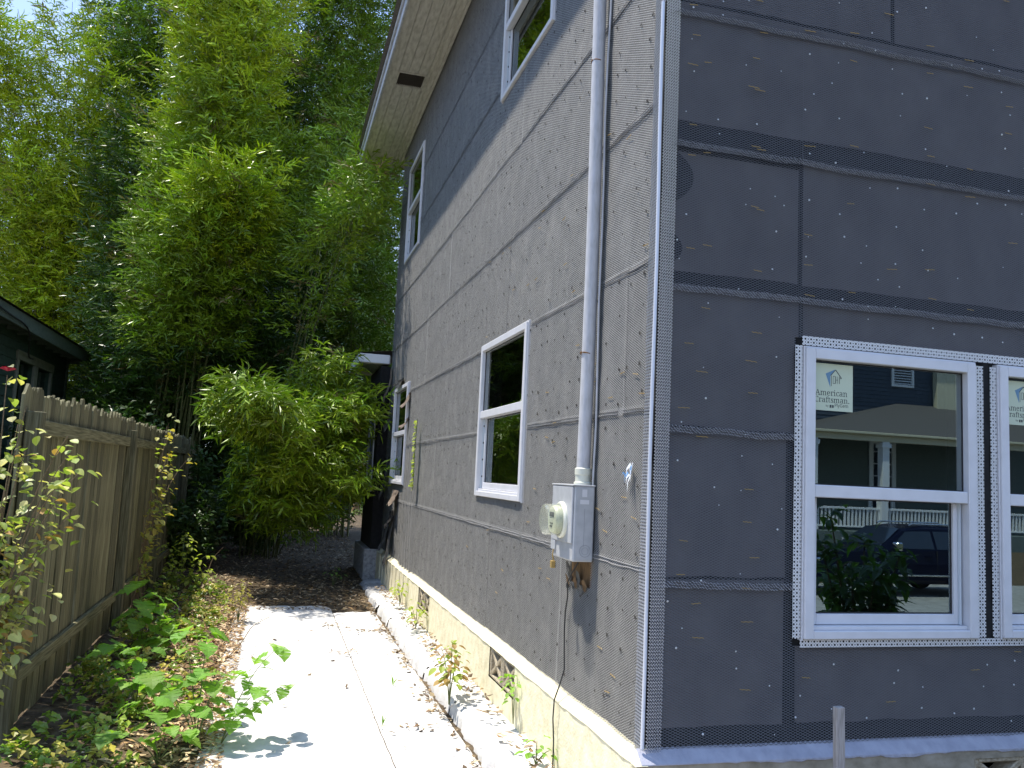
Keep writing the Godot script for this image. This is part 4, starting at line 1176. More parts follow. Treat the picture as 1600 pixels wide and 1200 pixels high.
# ---------------------------------------------------------------- the neighbour's house beyond the fence
func make_neighbour() -> void:
	var h := thing("neighbour_house", "dark green single-storey house in shade beyond the fence", "house", Vector3(-9, 0, -8))
	var fr := Transform3D(Basis(Vector3(0, 0, 1), Vector3(0, 1, 0), Vector3(-1, 0, 0)), Vector3(0, 0, 0))
	# its wall faces us (+x): x along -z seen from outside
	var f := Transform3D(Basis(Vector3(0, 0, -1), Vector3(0, 1, 0), Vector3(1, 0, 0)), Vector3(-5.45, 0, 0))
	var ws := [hole(10.55, 11.4, 1.7, 3.08), hole(11.6, 12.45, 1.7, 3.08), hole(5.0, 6.2, 1.7, 3.08)]
	var body := part("wall", wall_slab(f, 1.0, 13.6, 0.0, 3.6, ws, 0.0, 0.15), M.green_siding, h)
	var rear := MB.new()
	rear.box(Vector3(-13.0, 0, -13.6), Vector3(-5.46, 3.6, -13.45)); rear.box(Vector3(-13.0, 0, -1.15), Vector3(-5.46, 3.6, -1.0)); rear.box(Vector3(-13.1, 0, -13.6), Vector3(-13.0, 3.6, -1.0))
	part("wall", rear, M.green_siding, h)
	for k in 23:
		var y := 0.4 + k * 0.14
		for c in minus(hole(1.0, 13.6, y, y + 0.14), [ws[0].grow(0.1), ws[1].grow(0.1), ws[2].grow(0.1)]):
			if c.size.y < 0.03: continue
			var b := MB.new(); b.xf = f
			b.quad(Vector3(c.position.x, y, 0.022), Vector3(c.end.x, y, 0.022), Vector3(c.end.x, y + 0.139, 0.006), Vector3(c.position.x, y + 0.139, 0.006))
			b.quad(Vector3(c.position.x, y, 0.004), Vector3(c.end.x, y, 0.004), Vector3(c.end.x, y, 0.022), Vector3(c.position.x, y, 0.022))
			part("siding_board", b, M.green_siding, body)
	for w in ws:
		var g := MB.new(); g.xf = f
		var a: Vector2 = w.position; var b: Vector2 = w.end
		g.box(Vector3(a.x - 0.1, a.y - 0.02, 0.0), Vector3(a.x, b.y, 0.04), 0.005); g.box(Vector3(b.x, a.y - 0.02, 0.0), Vector3(b.x + 0.1, b.y, 0.04), 0.005)
		g.box(Vector3(a.x - 0.12, b.y + 0.001, 0.0), Vector3(b.x + 0.12, b.y + 0.14, 0.045), 0.005); g.box(Vector3(a.x - 0.12, a.y - 0.09, 0.0), Vector3(b.x + 0.12, a.y - 0.021, 0.06), 0.005)
		var fm := part("window", g, M.pale_trim, h)
		var sash := MB.new(); sash.xf = f
		sash.box(Vector3(a.x, (a.y + b.y) * 0.5 - 0.025, -0.08), Vector3(b.x, (a.y + b.y) * 0.5 + 0.025, -0.02), 0.004)
		part("sash_rail", sash, M.pale_trim, fm)
		var p := MB.new(); p.xf = f
		p.quad(Vector3(a.x, a.y, -0.06), Vector3(b.x, a.y, -0.06), Vector3(b.x, b.y, -0.06), Vector3(a.x, b.y, -0.06))
		part("pane", p, M.glass, fm)
	var e := MB.new()
	e.box(Vector3(-5.45, 3.53, -13.9), Vector3(-5.12, 3.57, -0.8), 0.004)
	part("soffit", e, M.green_trim, h)
	var fa := MB.new()
	fa.box(Vector3(-5.12, 3.40, -13.93), Vector3(-5.09, 3.6, -0.8), 0.004); fa.box(Vector3(-13.4, 3.40, -13.93), Vector3(-5.121, 3.6, -13.901), 0.004)
	part("fascia", fa, M.green_trim, h)
	var rt := MB.new()
	for k in 24: rt.box(Vector3(-5.44, 3.43, -13.6 + k * 0.53), Vector3(-5.14, 3.525, -13.55 + k * 0.53), 0.003)
	part("rafter_tail", rt, M.green_trim, h).set_meta("kind", "stuff")
	var rf := MB.new()
	rf.quad(Vector3(-5.05, 3.61, -0.7), Vector3(-5.05, 3.61, -14.0), Vector3(-9.2, 5.4, -10.8), Vector3(-9.2, 5.4, -3.9))
	rf.quad(Vector3(-13.4, 3.61, -14.0), Vector3(-13.4, 3.61, -0.7), Vector3(-9.2, 5.4, -3.9), Vector3(-9.2, 5.4, -10.8))
	rf.tri(Vector3(-5.05, 3.61, -14.0), Vector3(-13.4, 3.61, -14.0), Vector3(-9.2, 5.4, -10.8)); rf.tri(Vector3(-13.4, 3.61, -0.7), Vector3(-5.05, 3.61, -0.7), Vector3(-9.2, 5.4, -3.9))
	part("roof", rf, M.shingle, h)
	var cb := MB.new()
	cb.box(Vector3(-5.52, 0.3, -13.66), Vector3(-5.42, 3.53, -13.54), 0.004)
	part("corner_board", cb, M.green_trim, h)
	# service cable that loops along the eave
	var c := MB.new()
	var ps := PackedVector3Array()
	for k in 25:
		var t := k / 24.0
		ps.append(Vector3(-5.07 - 0.33 * smoothstep(0.55, 1.0, t), 3.62 - 0.45 * smoothstep(0.5, 1.0, t) - 0.16 * sin(PI * t), lerpf(-7.0, -11.2, t)))
	c.tube(ps, PackedFloat32Array([0.012]), 5)
	tag(part("service_cable", c, M.black), "black service cable sagging along the eave of the dark green house", "cable")


# ---------------------------------------------------------------- across the street: seen mirrored in the front windows
func make_street_side() -> void:
	var h := thing("porch_house", "blue house with a white-columned porch across the street", "house", Vector3(24, -0.4, 26))
	var f := Transform3D(Basis(Vector3(-1, 0, 0), Vector3(0, 1, 0), Vector3(0, 0, -1)), Vector3(0, 0, 26.5))
	var wb := MB.new()
	wb.box(Vector3(16.8, -0.5, 26.5), Vector3(34.0, 9.0, 34.0))
	var wall := part("wall", wb, M.grey_siding, h)
	for k in 52:
		var y := 0.35 + k * 0.165
		var b := MB.new()
		b.quad(Vector3(34.0, y, 26.465), Vector3(16.8, y, 26.465), Vector3(16.8, y + 0.164, 26.485), Vector3(34.0, y + 0.164, 26.485))
		b.quad(Vector3(34.0, y, 26.495), Vector3(16.8, y, 26.495), Vector3(16.8, y, 26.465), Vector3(34.0, y, 26.465))
		part("siding_board", b, M.grey_siding if y < 3.9 else M.blue_siding, wall)
	var pr := MB.new()
	pr.quad(Vector3(30.5, 3.95, 23.2), Vector3(17.0, 3.95, 23.2), Vector3(23.4, 5.5, 26.45), Vector3(30.5, 5.5, 26.45))
	pr.tri(Vector3(17.0, 3.95, 23.2), Vector3(17.0, 3.95, 26.45), Vector3(23.4, 5.5, 26.45))
	part("porch_roof", pr, M.dark_shingle, h)
	var bm := MB.new()
	bm.box(Vector3(17.1, 3.62, 23.35), Vector3(27.5, 3.90, 23.55), 0.01); bm.box(Vector3(16.95, 3.86, 23.15), Vector3(27.5, 3.945, 23.34), 0.01); bm.box(Vector3(17.1, 3.62, 23.56), Vector3(17.3, 3.9, 26.4), 0.01)
	bm.box(Vector3(17.31, 3.84, 23.56), Vector3(27.5, 3.88, 26.4))
	part("porch_beam", bm, M.cream_paint, h)
	var fl := MB.new()
	fl.box(Vector3(17.0, -0.35, 23.3), Vector3(27.5, 0.3, 26.4), 0.02)
	part("porch_floor", fl, M.grey_siding, h)
	for x in [17.25, 20.33, 24.6, 27.3]:
		var c := MB.new()
		c.box(Vector3(x - 0.15, 0.3, 23.35), Vector3(x + 0.15, 3.62, 23.65), 0.01); c.box(Vector3(x - 0.2, 3.4, 23.3), Vector3(x + 0.2, 3.56, 23.7), 0.01); c.box(Vector3(x - 0.2, 0.3, 23.3), Vector3(x + 0.2, 0.5, 23.7), 0.01)
		part("column", c, M.white_paint, h)
	var rl := MB.new()
	rl.box(Vector3(17.4, 1.08, 23.45), Vector3(27.2, 1.16, 23.55), 0.005); rl.box(Vector3(17.4, 0.42, 23.46), Vector3(27.2, 0.48, 23.54), 0.005)
	var rp := part("porch_railing", rl, M.white_paint, h)
	var bal := MB.new()
	bal.box(Vector3(-0.035, 0.48, 23.47), Vector3(0.035, 1.08, 23.53), 0.004)
	var balm := bal.mesh()
	for k in 60: piece("baluster", balm, M.white_paint, rp, Transform3D(Basis(), Vector3(17.55 + k * 0.163, 0, 0)))
	var wd := MB.new()
	wd.box(Vector3(22.0, 0.9, 26.40), Vector3(22.2, 4.0, 26.46), 0.005); wd.box(Vector3(23.1, 0.9, 26.40), Vector3(23.3, 4.0, 26.46), 0.005); wd.box(Vector3(22.2, 3.75, 26.40), Vector3(23.1, 3.9, 26.46), 0.005)
	for k in 2: wd.box(Vector3(22.48 + k * 0.3, 0.9, 26.42), Vector3(22.52 + k * 0.3, 3.75, 26.45))
	for k in 5: wd.box(Vector3(22.2, 1.4 + k * 0.5, 26.421), Vector3(23.1, 1.44 + k * 0.5, 26.449))
	var ww := part("window", wd, M.white_paint, h)
	var pn := MB.new()
	pn.quad(Vector3(23.1, 0.9, 26.455), Vector3(22.2, 0.9, 26.455), Vector3(22.2, 3.75, 26.455), Vector3(23.1, 3.75, 26.455))
	part("pane", pn, M.car_glass, ww)
	var lv := MB.new()
	lv.box(Vector3(23.1, 6.2, 26.38), Vector3(24.2, 6.3, 26.46), 0.005); lv.box(Vector3(23.1, 7.3, 26.38), Vector3(24.2, 7.4, 26.46), 0.005); lv.box(Vector3(23.1, 6.3, 26.38), Vector3(23.2, 7.3, 26.46)); lv.box(Vector3(24.1, 6.3, 26.38), Vector3(24.2, 7.3, 26.46))
	for k in 9: lv.obox(Transform3D(Basis(Vector3(1, 0, 0), -0.6), Vector3(23.65, 6.35 + k * 0.11, 26.42)), Vector3(0.9, 0.015, 0.09))
	part("louvred_vent", lv, M.white_paint, h)
	var cbd := MB.new()
	cbd.box(Vector3(25.2, 3.96, 26.2), Vector3(26.4, 9.0, 26.45), 0.01)
	part("cream_panel", cbd, M.cream_paint, h)
	var rf := MB.new()
	rf.quad(Vector3(34.8, 8.9, 25.7), Vector3(16.0, 8.9, 25.7), Vector3(19.0, 12.0, 30.2), Vector3(31.0, 12.0, 30.2)); rf.tri(Vector3(16.0, 8.9, 25.7), Vector3(16.0, 8.9, 34.8), Vector3(19.0, 12.0, 30.2))
	part("roof", rf, M.shingle, h)
	# white picket fence / neighbour wall at its left
	var h2 := thing("white_house", "white house with lapped siding further along the street", "house", Vector3(11, -0.4, 27))
	var w2 := MB.new()
	w2.box(Vector3(5.0, -0.6, 24.5), Vector3(15.6, 6.0, 33.0))
	var wl := part("wall", w2, M.white_paint, h2)
	for k in 30:
		var b := MB.new(); var y := -0.2 + k * 0.2
		b.quad(Vector3(15.6, y, 24.46), Vector3(5.0, y, 24.46), Vector3(5.0, y + 0.199, 24.485), Vector3(15.6, y + 0.199, 24.485))
		part("siding_board", b, M.white_paint, wl)
	var r2 := MB.new()
	r2.quad(Vector3(16.2, 6.0, 23.9), Vector3(4.4, 6.0, 23.9), Vector3(4.4, 8.6, 28.7), Vector3(16.2, 8.6, 28.7)); r2.quad(Vector3(4.4, 6.0, 33.6), Vector3(16.2, 6.0, 33.6), Vector3(16.2, 8.6, 28.7), Vector3(4.4, 8.6, 28.7))
	part("roof", r2, M.shingle, h2)
	make_car()
	make_window_shrub()

func make_car() -> void:
	var car := thing("parked_car", "dark blue four-door off-roader parked on the street outside", "car", Vector3(13.6, -0.855, 15.55))
	var SX := func(x: float): return 11.1 + (x - 11.02) * 1.16
	# stations along x (front at small x): x, sill, belt, roof, half width low, half width belt, half width roof
	var st0 := [[11.02, 0.52, 0.86, 0.87, 0.70, 0.62, 0.60], [11.12, 0.38, 0.98, 0.99, 0.86, 0.80, 0.78], [11.6, 0.34, 1.06, 1.07, 0.94, 0.90, 0.86], [12.55, 0.32, 1.12, 1.13, 0.95, 0.92, 0.88], [12.75, 0.32, 1.14, 1.18, 0.95, 0.92, 0.84], [13.45, 0.32, 1.16, 1.68, 0.95, 0.92, 0.68], [14.0, 0.32, 1.16, 1.76, 0.95, 0.92, 0.70], [15.2, 0.33, 1.17, 1.76, 0.95, 0.92, 0.70], [15.75, 0.36, 1.17, 1.70, 0.94, 0.91, 0.67], [15.95, 0.42, 1.15, 1.20, 0.90, 0.88, 0.80], [16.02, 0.5, 1.0, 1.02, 0.82, 0.78, 0.75]]
	var st := []
	for q in st0:
		var w2: Array = q.duplicate(); w2[0] = SX.call(q[0]); st.append(w2)
	var y0 := -0.855; var zc := 15.55
	var ring := func(s: Array) -> PackedVector3Array:
		var o := PackedVector3Array()
		var low: float = s[1]; var belt: float = s[2]; var top: float = s[3]
		var prof := [[s[4] * 0.9, low], [s[4], low + 0.1], [s[4] * 1.01, lerpf(low, belt, 0.6)], [s[5], belt], [s[6], maxf(top - 0.06, belt + 0.004)], [s[6] * 0.86, top]]
		for p in prof: o.append(Vector3(s[0], y0 + p[1], zc - p[0]))
		for k in range(prof.size() - 1, -1, -1): o.append(Vector3(s[0], y0 + prof[k][1], zc + prof[k][0]))
		return o
	var g := MB.new()
	for k in st.size() - 1:
		var a: PackedVector3Array = ring.call(st[k]); var b: PackedVector3Array = ring.call(st[k + 1])
		for i in a.size():
			var j := (i + 1) % a.size()
			g.quad(a[i], a[j], b[j], b[i])
	for e in [0, st.size() - 1]:
		var a: PackedVector3Array = ring.call(st[e])
		for i in range(1, a.size() - 1): g.tri(a[0], a[i], a[i + 1])
	part("body", g, M.car_paint, car)
	for side in [-1.0, 1.0]:
		for q in [[13.0, 13.5, 14.15, 14.15], [14.22, 14.22, 15.0, 15.0], [15.07, 15.07, 15.6, 15.68]]:
			var w := MB.new()
			var P := func(x: float, y: float, hw: float): return Vector3(SX.call(x), y0 + y, zc + side * (hw + 0.012))
			var a: Vector3 = P.call(q[0], 1.2, 0.90); var b: Vector3 = P.call(q[3], 1.2, 0.90); var c: Vector3 = P.call(q[2], 1.64, 0.73); var d: Vector3 = P.call(q[1], 1.64 if q[1] > 13.6 else 1.62, 0.73)
			if side < 0: w.quad(b, a, d, c)
			else: w.quad(a, b, c, d)
			part("side_window", w, M.car_glass, car)
		for x: float in [12.18, 15.78]:
			var t := MB.new()
			var at := Vector3(x, y0 + 0.37, zc + side * 0.74)
			t.lathe(at, Vector3(0, 0, side), PackedVector2Array([Vector2(0.20, 0.0), Vector2(0.36, 0.0), Vector2(0.37, 0.05), Vector2(0.37, 0.18), Vector2(0.35, 0.225), Vector2(0.245, 0.225)]), 28)
			var wl := part("wheel", t, M.tyre, car)
			var r := MB.new()
			r.lathe(at, Vector3(0, 0, side), PackedVector2Array([Vector2(0.245, 0.225), Vector2(0.235, 0.19), Vector2(0.06, 0.17), Vector2(0.05, 0.205), Vector2(0.0001, 0.205)]), 24)
			for k in 5: r.obox(Transform3D(Basis(Vector3(0, 0, 1), TAU * k / 5.0), at + Vector3(0, 0, side * 0.19)) * Transform3D(Basis(), Vector3(0.14, 0, 0)), Vector3(0.17, 0.05, 0.03), 0.005)
			part("rim", r, M.chrome, wl)
			var ar := MB.new()
			ar.lathe(Vector3(x, y0 + 0.39, zc + side * 0.945), Vector3(0, 0, side), PackedVector2Array([Vector2(0.40, 0.0), Vector2(0.40, 0.022), Vector2(0.45, 0.026), Vector2(0.46, 0.0)]), 28)
			part("wheel_arch", ar, M.car_trim, car)
		var mr := MB.new()
		mr.box(Vector3(13.45, y0 + 1.16, zc + side * 1.0 - 0.1), Vector3(13.64, y0 + 1.36, zc + side * 1.0 + 0.1), 0.03)
		part("mirror", mr, M.chrome, car)
		var ch := MB.new()
		ch.box(Vector3(12.8, y0 + 0.52, minf(zc + side * 0.95, zc + side * 0.972)), Vector3(15.2, y0 + 0.56, maxf(zc + side * 0.95, zc + side * 0.972)), 0.004)
		part("chrome_strip", ch, M.chrome, car)
		for x: float in [14.77, 15.75, 13.42]:
			var dl := MB.new()
			dl.box(Vector3(x, y0 + 0.45, minf(zc + side * 0.90, zc + side * 0.962)), Vector3(x + 0.012, y0 + 1.15, maxf(zc + side * 0.90, zc + side * 0.962)))
			part("door_seam", dl, M.black, car)
		for x: float in [14.4, 15.4]:
			var hd := MB.new()
			hd.box(Vector3(x, y0 + 1.0, minf(zc + side * 0.93, zc + side * 0.985)), Vector3(x + 0.2, y0 + 1.04, maxf(zc + side * 0.93, zc + side * 0.985)), 0.006)
			part("door_handle", hd, M.car_paint, car)
		var hl := MB.new()
		hl.box(Vector3(11.16, y0 + 0.74, minf(zc + side * 0.62, zc + side * 0.88)), Vector3(11.62, y0 + 0.93, maxf(zc + side * 0.62, zc + side * 0.90)), 0.03)
		part("headlight", hl, M.chrome, car)
		var rr := MB.new()
		rr.tube(PackedVector3Array([Vector3(14.2, y0 + 1.77, zc + side * 0.6), Vector3(14.3, y0 + 1.81, zc + side * 0.6), Vector3(16.2, y0 + 1.81, zc + side * 0.6), Vector3(16.3, y0 + 1.76, zc + side * 0.6)]), PackedFloat32Array([0.02]), 6)
		part("roof_rail", rr, M.chrome, car)
	var ws := MB.new()
	ws.quad(Vector3(13.2, y0 + 1.235, zc + 0.78), Vector3(13.2, y0 + 1.235, zc - 0.78), Vector3(13.88, y0 + 1.685, zc - 0.62), Vector3(13.88, y0 + 1.685, zc + 0.62))
	part("windscreen", ws, M.car_glass, car)

func make_window_shrub() -> void:
	var s := thing("window_shrub", "dark broad-leaved shrub standing before the front windows", "shrub", Vector3(2.28, 0.0, 1.42))
	var st := MB.new()
	var leaf := big_leaf(0.15, 0.058)
	var at := []
	for k in 11:
		var a := TAU * k / 11.0 + rng.randf() * 0.5
		var top := Vector3(2.28 + cos(a) * rng.randf_range(0.10, 0.36), rng.randf_range(0.9, 1.52), 1.42 + sin(a) * rng.randf_range(0.1, 0.34))
		var b := Vector3(2.28 + cos(a) * 0.03, 0.0, 1.42 + sin(a) * 0.03)
		var c := Vector3(2.28 + cos(a) * 0.06, 0.6, 1.42 + sin(a) * 0.06)
		var ps := PackedVector3Array()
		for i in 9:
			var t := i / 8.0
			ps.append(b.lerp(c, t).lerp(c.lerp(top, t), t))
		st.tube(ps, PackedFloat32Array([0.016, 0.014, 0.013, 0.012, 0.010, 0.009, 0.008, 0.006, 0.004]), 6)
		for i in range(4, 9):
			for j in 5:
				var d := Vector3(rng.randf_range(-1, 1), rng.randf_range(-0.35, 0.7), rng.randf_range(-1, 1)).normalized()
				at.append(Transform3D(aim(d, rng.randf_range(-0.6, 0.6)).scaled(Vector3.ONE * rng.randf_range(0.6, 1.0)), ps[i]))
	part("stem", st, M.twig, s)
	for q in at: piece("leaf", leaf, M.shrub_leaf, s, q)
	var more := []
	for q in at:
		for j in 3: more.append(Transform3D(aim(Vector3(rng.randf_range(-1, 1), rng.randf_range(-0.5, 0.6), rng.randf_range(-1, 1))).scaled(Vector3.ONE * rng.randf_range(0.6, 1.0)), q.origin + Vector3(rng.randfn(), rng.randfn(), rng.randfn()) * 0.05))
	copies("leaves", leaf, M.shrub_leaf, s, more, [])


# ---------------------------------------------------------------- leaves
func aim(d: Vector3, roll := 0.0) -> Basis:          # z axis along d, y as near up as can be
	d = d.normalized()
	var up := Vector3.UP if absf(d.y) < 0.97 else Vector3(0.3, 0.2, 0.9)
	var x := up.cross(d).normalized()
	var y := d.cross(x).normalized()
	return Basis(x, y, d) * Basis(Vector3(0, 0, 1), roll)

func add_leaf(g: MB, at: Transform3D, ln: float, w: float, droop := 0.15, cup := 0.25, wide := 0.42) -> void:   # a two-sided blade: two triangles folded on the midrib
	var b := at * Vector3.ZERO; var tip := at * Vector3(0, -droop * ln, ln)
	var l := at * Vector3(-w * 0.5, cup * w * 0.5, ln * wide); var r := at * Vector3(w * 0.5, cup * w * 0.5, ln * wide)
	g.tri(b, tip, l)
	g.tri(b, r, tip)

func big_leaf(ln: float, w: float) -> Mesh:           # a lance-shaped leaf with a few facets
	var g := MB.new()
	var prof := [[0.0, 0.0], [0.12, 0.25], [0.35, 0.9], [0.55, 1.0], [0.8, 0.55], [1.0, 0.0]]
	for k in prof.size() - 1:
		var z0: float = prof[k][0] * ln; var z1: float = prof[k + 1][0] * ln
		var w0: float = prof[k][1] * w * 0.5; var w1: float = prof[k + 1][1] * w * 0.5
		var y0: float = -0.35 * z0 * prof[k][0]; var y1: float = -0.35 * z1 * prof[k + 1][0]
		for s in [-1.0, 1.0]:
			var a := Vector3(0, y0, z0); var b := Vector3(0, y1, z1); var c := Vector3(s * w1, y1 + w1 * 0.3, z1); var d := Vector3(s * w0, y0 + w0 * 0.3, z0)
			if s < 0: g.quad(a, b, c, d)
			else: g.quad(d, c, b, a)
	return g.mesh()

func heart_leaf(ln: float) -> Mesh:                   # broad heart-shaped leaf, veined by its folds, toothed edge
	var g := MB.new()
	var out := [[-0.12, 0.10], [-0.13, 0.26], [-0.02, 0.42], [0.16, 0.50], [0.34, 0.50], [0.50, 0.45], [0.64, 0.36], [0.77, 0.25], [0.88, 0.13], [1.0, 0.0]]
	for s in [-1.0, 1.0]:
		for k in out.size() - 1:
			var a: Array = out[k]; var b: Array = out[k + 1]
			var m0 := clampf(a[0], 0.0, 1.0); var m1 := clampf(b[0], 0.0, 1.0)
			var sag := func(z: float, x: float): return 0.10 * sin(z * 2.4) - 0.22 * z * z + 0.16 * x - 0.22 * x * x + (0.05 if k % 2 else -0.03) * x
			var p0 := Vector3(0, sag.call(m0, 0.0), m0) * ln; var p1 := Vector3(0, sag.call(m1, 0.0), m1) * ln
			var q0 := Vector3(s * a[1], sag.call(m0, a[1]), a[0]) * ln; var q1 := Vector3(s * b[1] * 0.97, sag.call(m1, b[1]), b[0]) * ln
			if s < 0:
				g.tri(p0, p1, q1); g.tri(p0, q1, q0)
			else:
				g.tri(p0, q1, p1); g.tri(p0, q0, q1)
	g.col = Color(1, 1, 1)
	return g.mesh()

func round_leaf(ln: float) -> Mesh:                   # small oval leaflet
	var g := MB.new()
	var out := [[0.0, 0.02], [0.15, 0.24], [0.4, 0.36], [0.68, 0.30], [0.88, 0.14], [1.0, 0.0]]
	for s in [-1.0, 1.0]:
		for k in out.size() - 1:
			var a: Array = out[k]; var b: Array = out[k + 1]
			var p0 := Vector3(0, -0.2 * a[0] * a[0], a[0]) * ln; var p1 := Vector3(0, -0.2 * b[0] * b[0], b[0]) * ln
			var q0 := p0 + Vector3(s * a[1], 0.3 * a[1], 0) * ln; var q1 := p1 + Vector3(s * b[1], 0.3 * b[1], 0) * ln
			if s < 0: g.quad(p0, p1, q1, q0)
			else: g.quad(q0, q1, p1, p0)
	return g.mesh()

func bamboo_spray(sd: int, ln: float, blades: int) -> Mesh:
	var r := RandomNumberGenerator.new(); r.seed = 900 + sd
	var g := MB.new()
	g.tube(PackedVector3Array([Vector3.ZERO, Vector3(0, 0.01, ln * 0.5), Vector3(0, -0.02, ln)]), PackedFloat32Array([0.0022, 0.0016, 0.0009]), 3, false)
	for k in blades:
		var f := (k + 0.6) / blades
		var z := ln * (0.15 + 0.85 * f)
		var a := (1.0 if k % 2 else -1.0) * r.randf_range(0.25, 1.5) * (1.15 - 0.55 * f)
		var d := Vector3(sin(a), r.randf_range(-0.6, 0.55), cos(a))
		add_leaf(g, Transform3D(aim(d, r.randf_range(-1.2, 1.2)), Vector3(r.randf_range(-0.03, 0.03), r.randf_range(-0.05, 0.04), z)), r.randf_range(0.11, 0.18), r.randf_range(0.024, 0.034), r.randf_range(-0.05, 0.35))
	return g.mesh()

func leaf_cluster(sd: int, blades: int, ln: float, w: float, spread: float) -> Mesh:
	var r := RandomNumberGenerator.new(); r.seed = 500 + sd
	var g := MB.new()
	for k in blades:
		var d := Vector3(r.randf_range(-1, 1), r.randf_range(-0.6, 0.6), r.randf_range(-1, 1)).normalized()
		var at := Vector3(r.randf_range(-1, 1), r.randf_range(-0.7, 0.7), r.randf_range(-1, 1)) * spread
		add_leaf(g, Transform3D(aim(d, r.randf_range(-0.7, 0.7)), at), ln * r.randf_range(0.7, 1.2), w * r.randf_range(0.8, 1.2), 0.2, 0.3)
	return g.mesh()

func vary(c: Color, amount: float) -> Color:
	var f := 1.0 + rng.randf_range(-amount, amount)
	var y := rng.randf_range(-0.25, 0.35) * amount
	return Color(c.r * f * (1.0 + y), c.g * f, c.b * f)

# ---------------------------------------------------------------- bamboo
var sprays := []
var low_sprays := []

# culms from one foot to the given tips; sprays of leaves along each
func bamboo(label: String, foot: Vector3, tips: Array, per_metre: float, reach: float, tone: Color, bare := 0.2, thick := 0.022, low := false) -> void:
	var b := thing("bamboo_clump", label, "bamboo", foot, "bamboo clumps behind the drive")
	var at := [[], []]; var tint := [[], []]
	for tip in tips:
		var f := foot + Vector3(rng.randf_range(-0.35, 0.35), 0, rng.randf_range(-0.35, 0.35))
		var mid := Vector3(lerpf(f.x, tip.x, 0.28), tip.y * rng.randf_range(0.62, 0.78), lerpf(f.z, tip.z, 0.28))
		var ps := PackedVector3Array(); var rs := PackedFloat32Array()
		var n := 12
		for i in n + 1:
			var t := float(i) / n
			ps.append(f.lerp(mid, t).lerp(mid.lerp(tip, t), t)); rs.append(thick * (1.0 - 0.82 * t))
		var c := MB.new()
		c.tube(ps, rs, 5, false)
		part("culm", c, M.culm, b)
		var ln := f.distance_to(mid) + mid.distance_to(tip)
		var count := int(ln * per_metre * 1.9)
		for k in count:
			var t := bare + (1.0 - bare) * (float(k) + rng.randf()) / count
			var p := f.lerp(mid, t).lerp(mid.lerp(tip, t), t)
			var along := (mid - f).lerp(tip - mid, t).normalized()
			var a := rng.randf() * TAU
			var side := Vector3(cos(a), 0, sin(a))
			var r := reach * pow(rng.randf(), 0.65) * (1.05 - 0.55 * t) * (0.6 + 0.8 * maxf(0.0, nz.get_noise_3d(p.x * 0.9 + a, p.y * 0.9, p.z * 0.9) + 0.5))
			var q := p + side * r + Vector3(0, r * rng.randf_range(-0.35, 0.45), 0)
			var d := (side * 0.9 + along * 0.35 + Vector3(0, rng.randf_range(-0.7, 0.6), 0)).normalized()
			var which := k % 2
			var s := rng.randf_range(0.75, 1.2)
			at[which].append(Transform3D(aim(d, rng.randf_range(-1.0, 1.0)).scaled(Vector3.ONE * s), q))
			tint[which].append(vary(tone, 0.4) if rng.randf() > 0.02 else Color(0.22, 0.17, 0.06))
	for w in 2: copies("foliage", (low_sprays if low else sprays)[w], M.bamboo_leaf, b, at[w], tint[w])

func V(x: float, y: float, z: float) -> Vector3: return Vector3(x, y, z)

func spread(tips: Array, extra: int, jitter: Vector3) -> Array:
	var out := tips.duplicate()
	for k in extra:
		var t: Vector3 = tips[k % tips.size()]
		out.append(t + Vector3(rng.randf_range(-1, 1) * jitter.x, rng.randf_range(-1, 0.6) * jitter.y, rng.randf_range(-1, 1) * jitter.z))
	return out

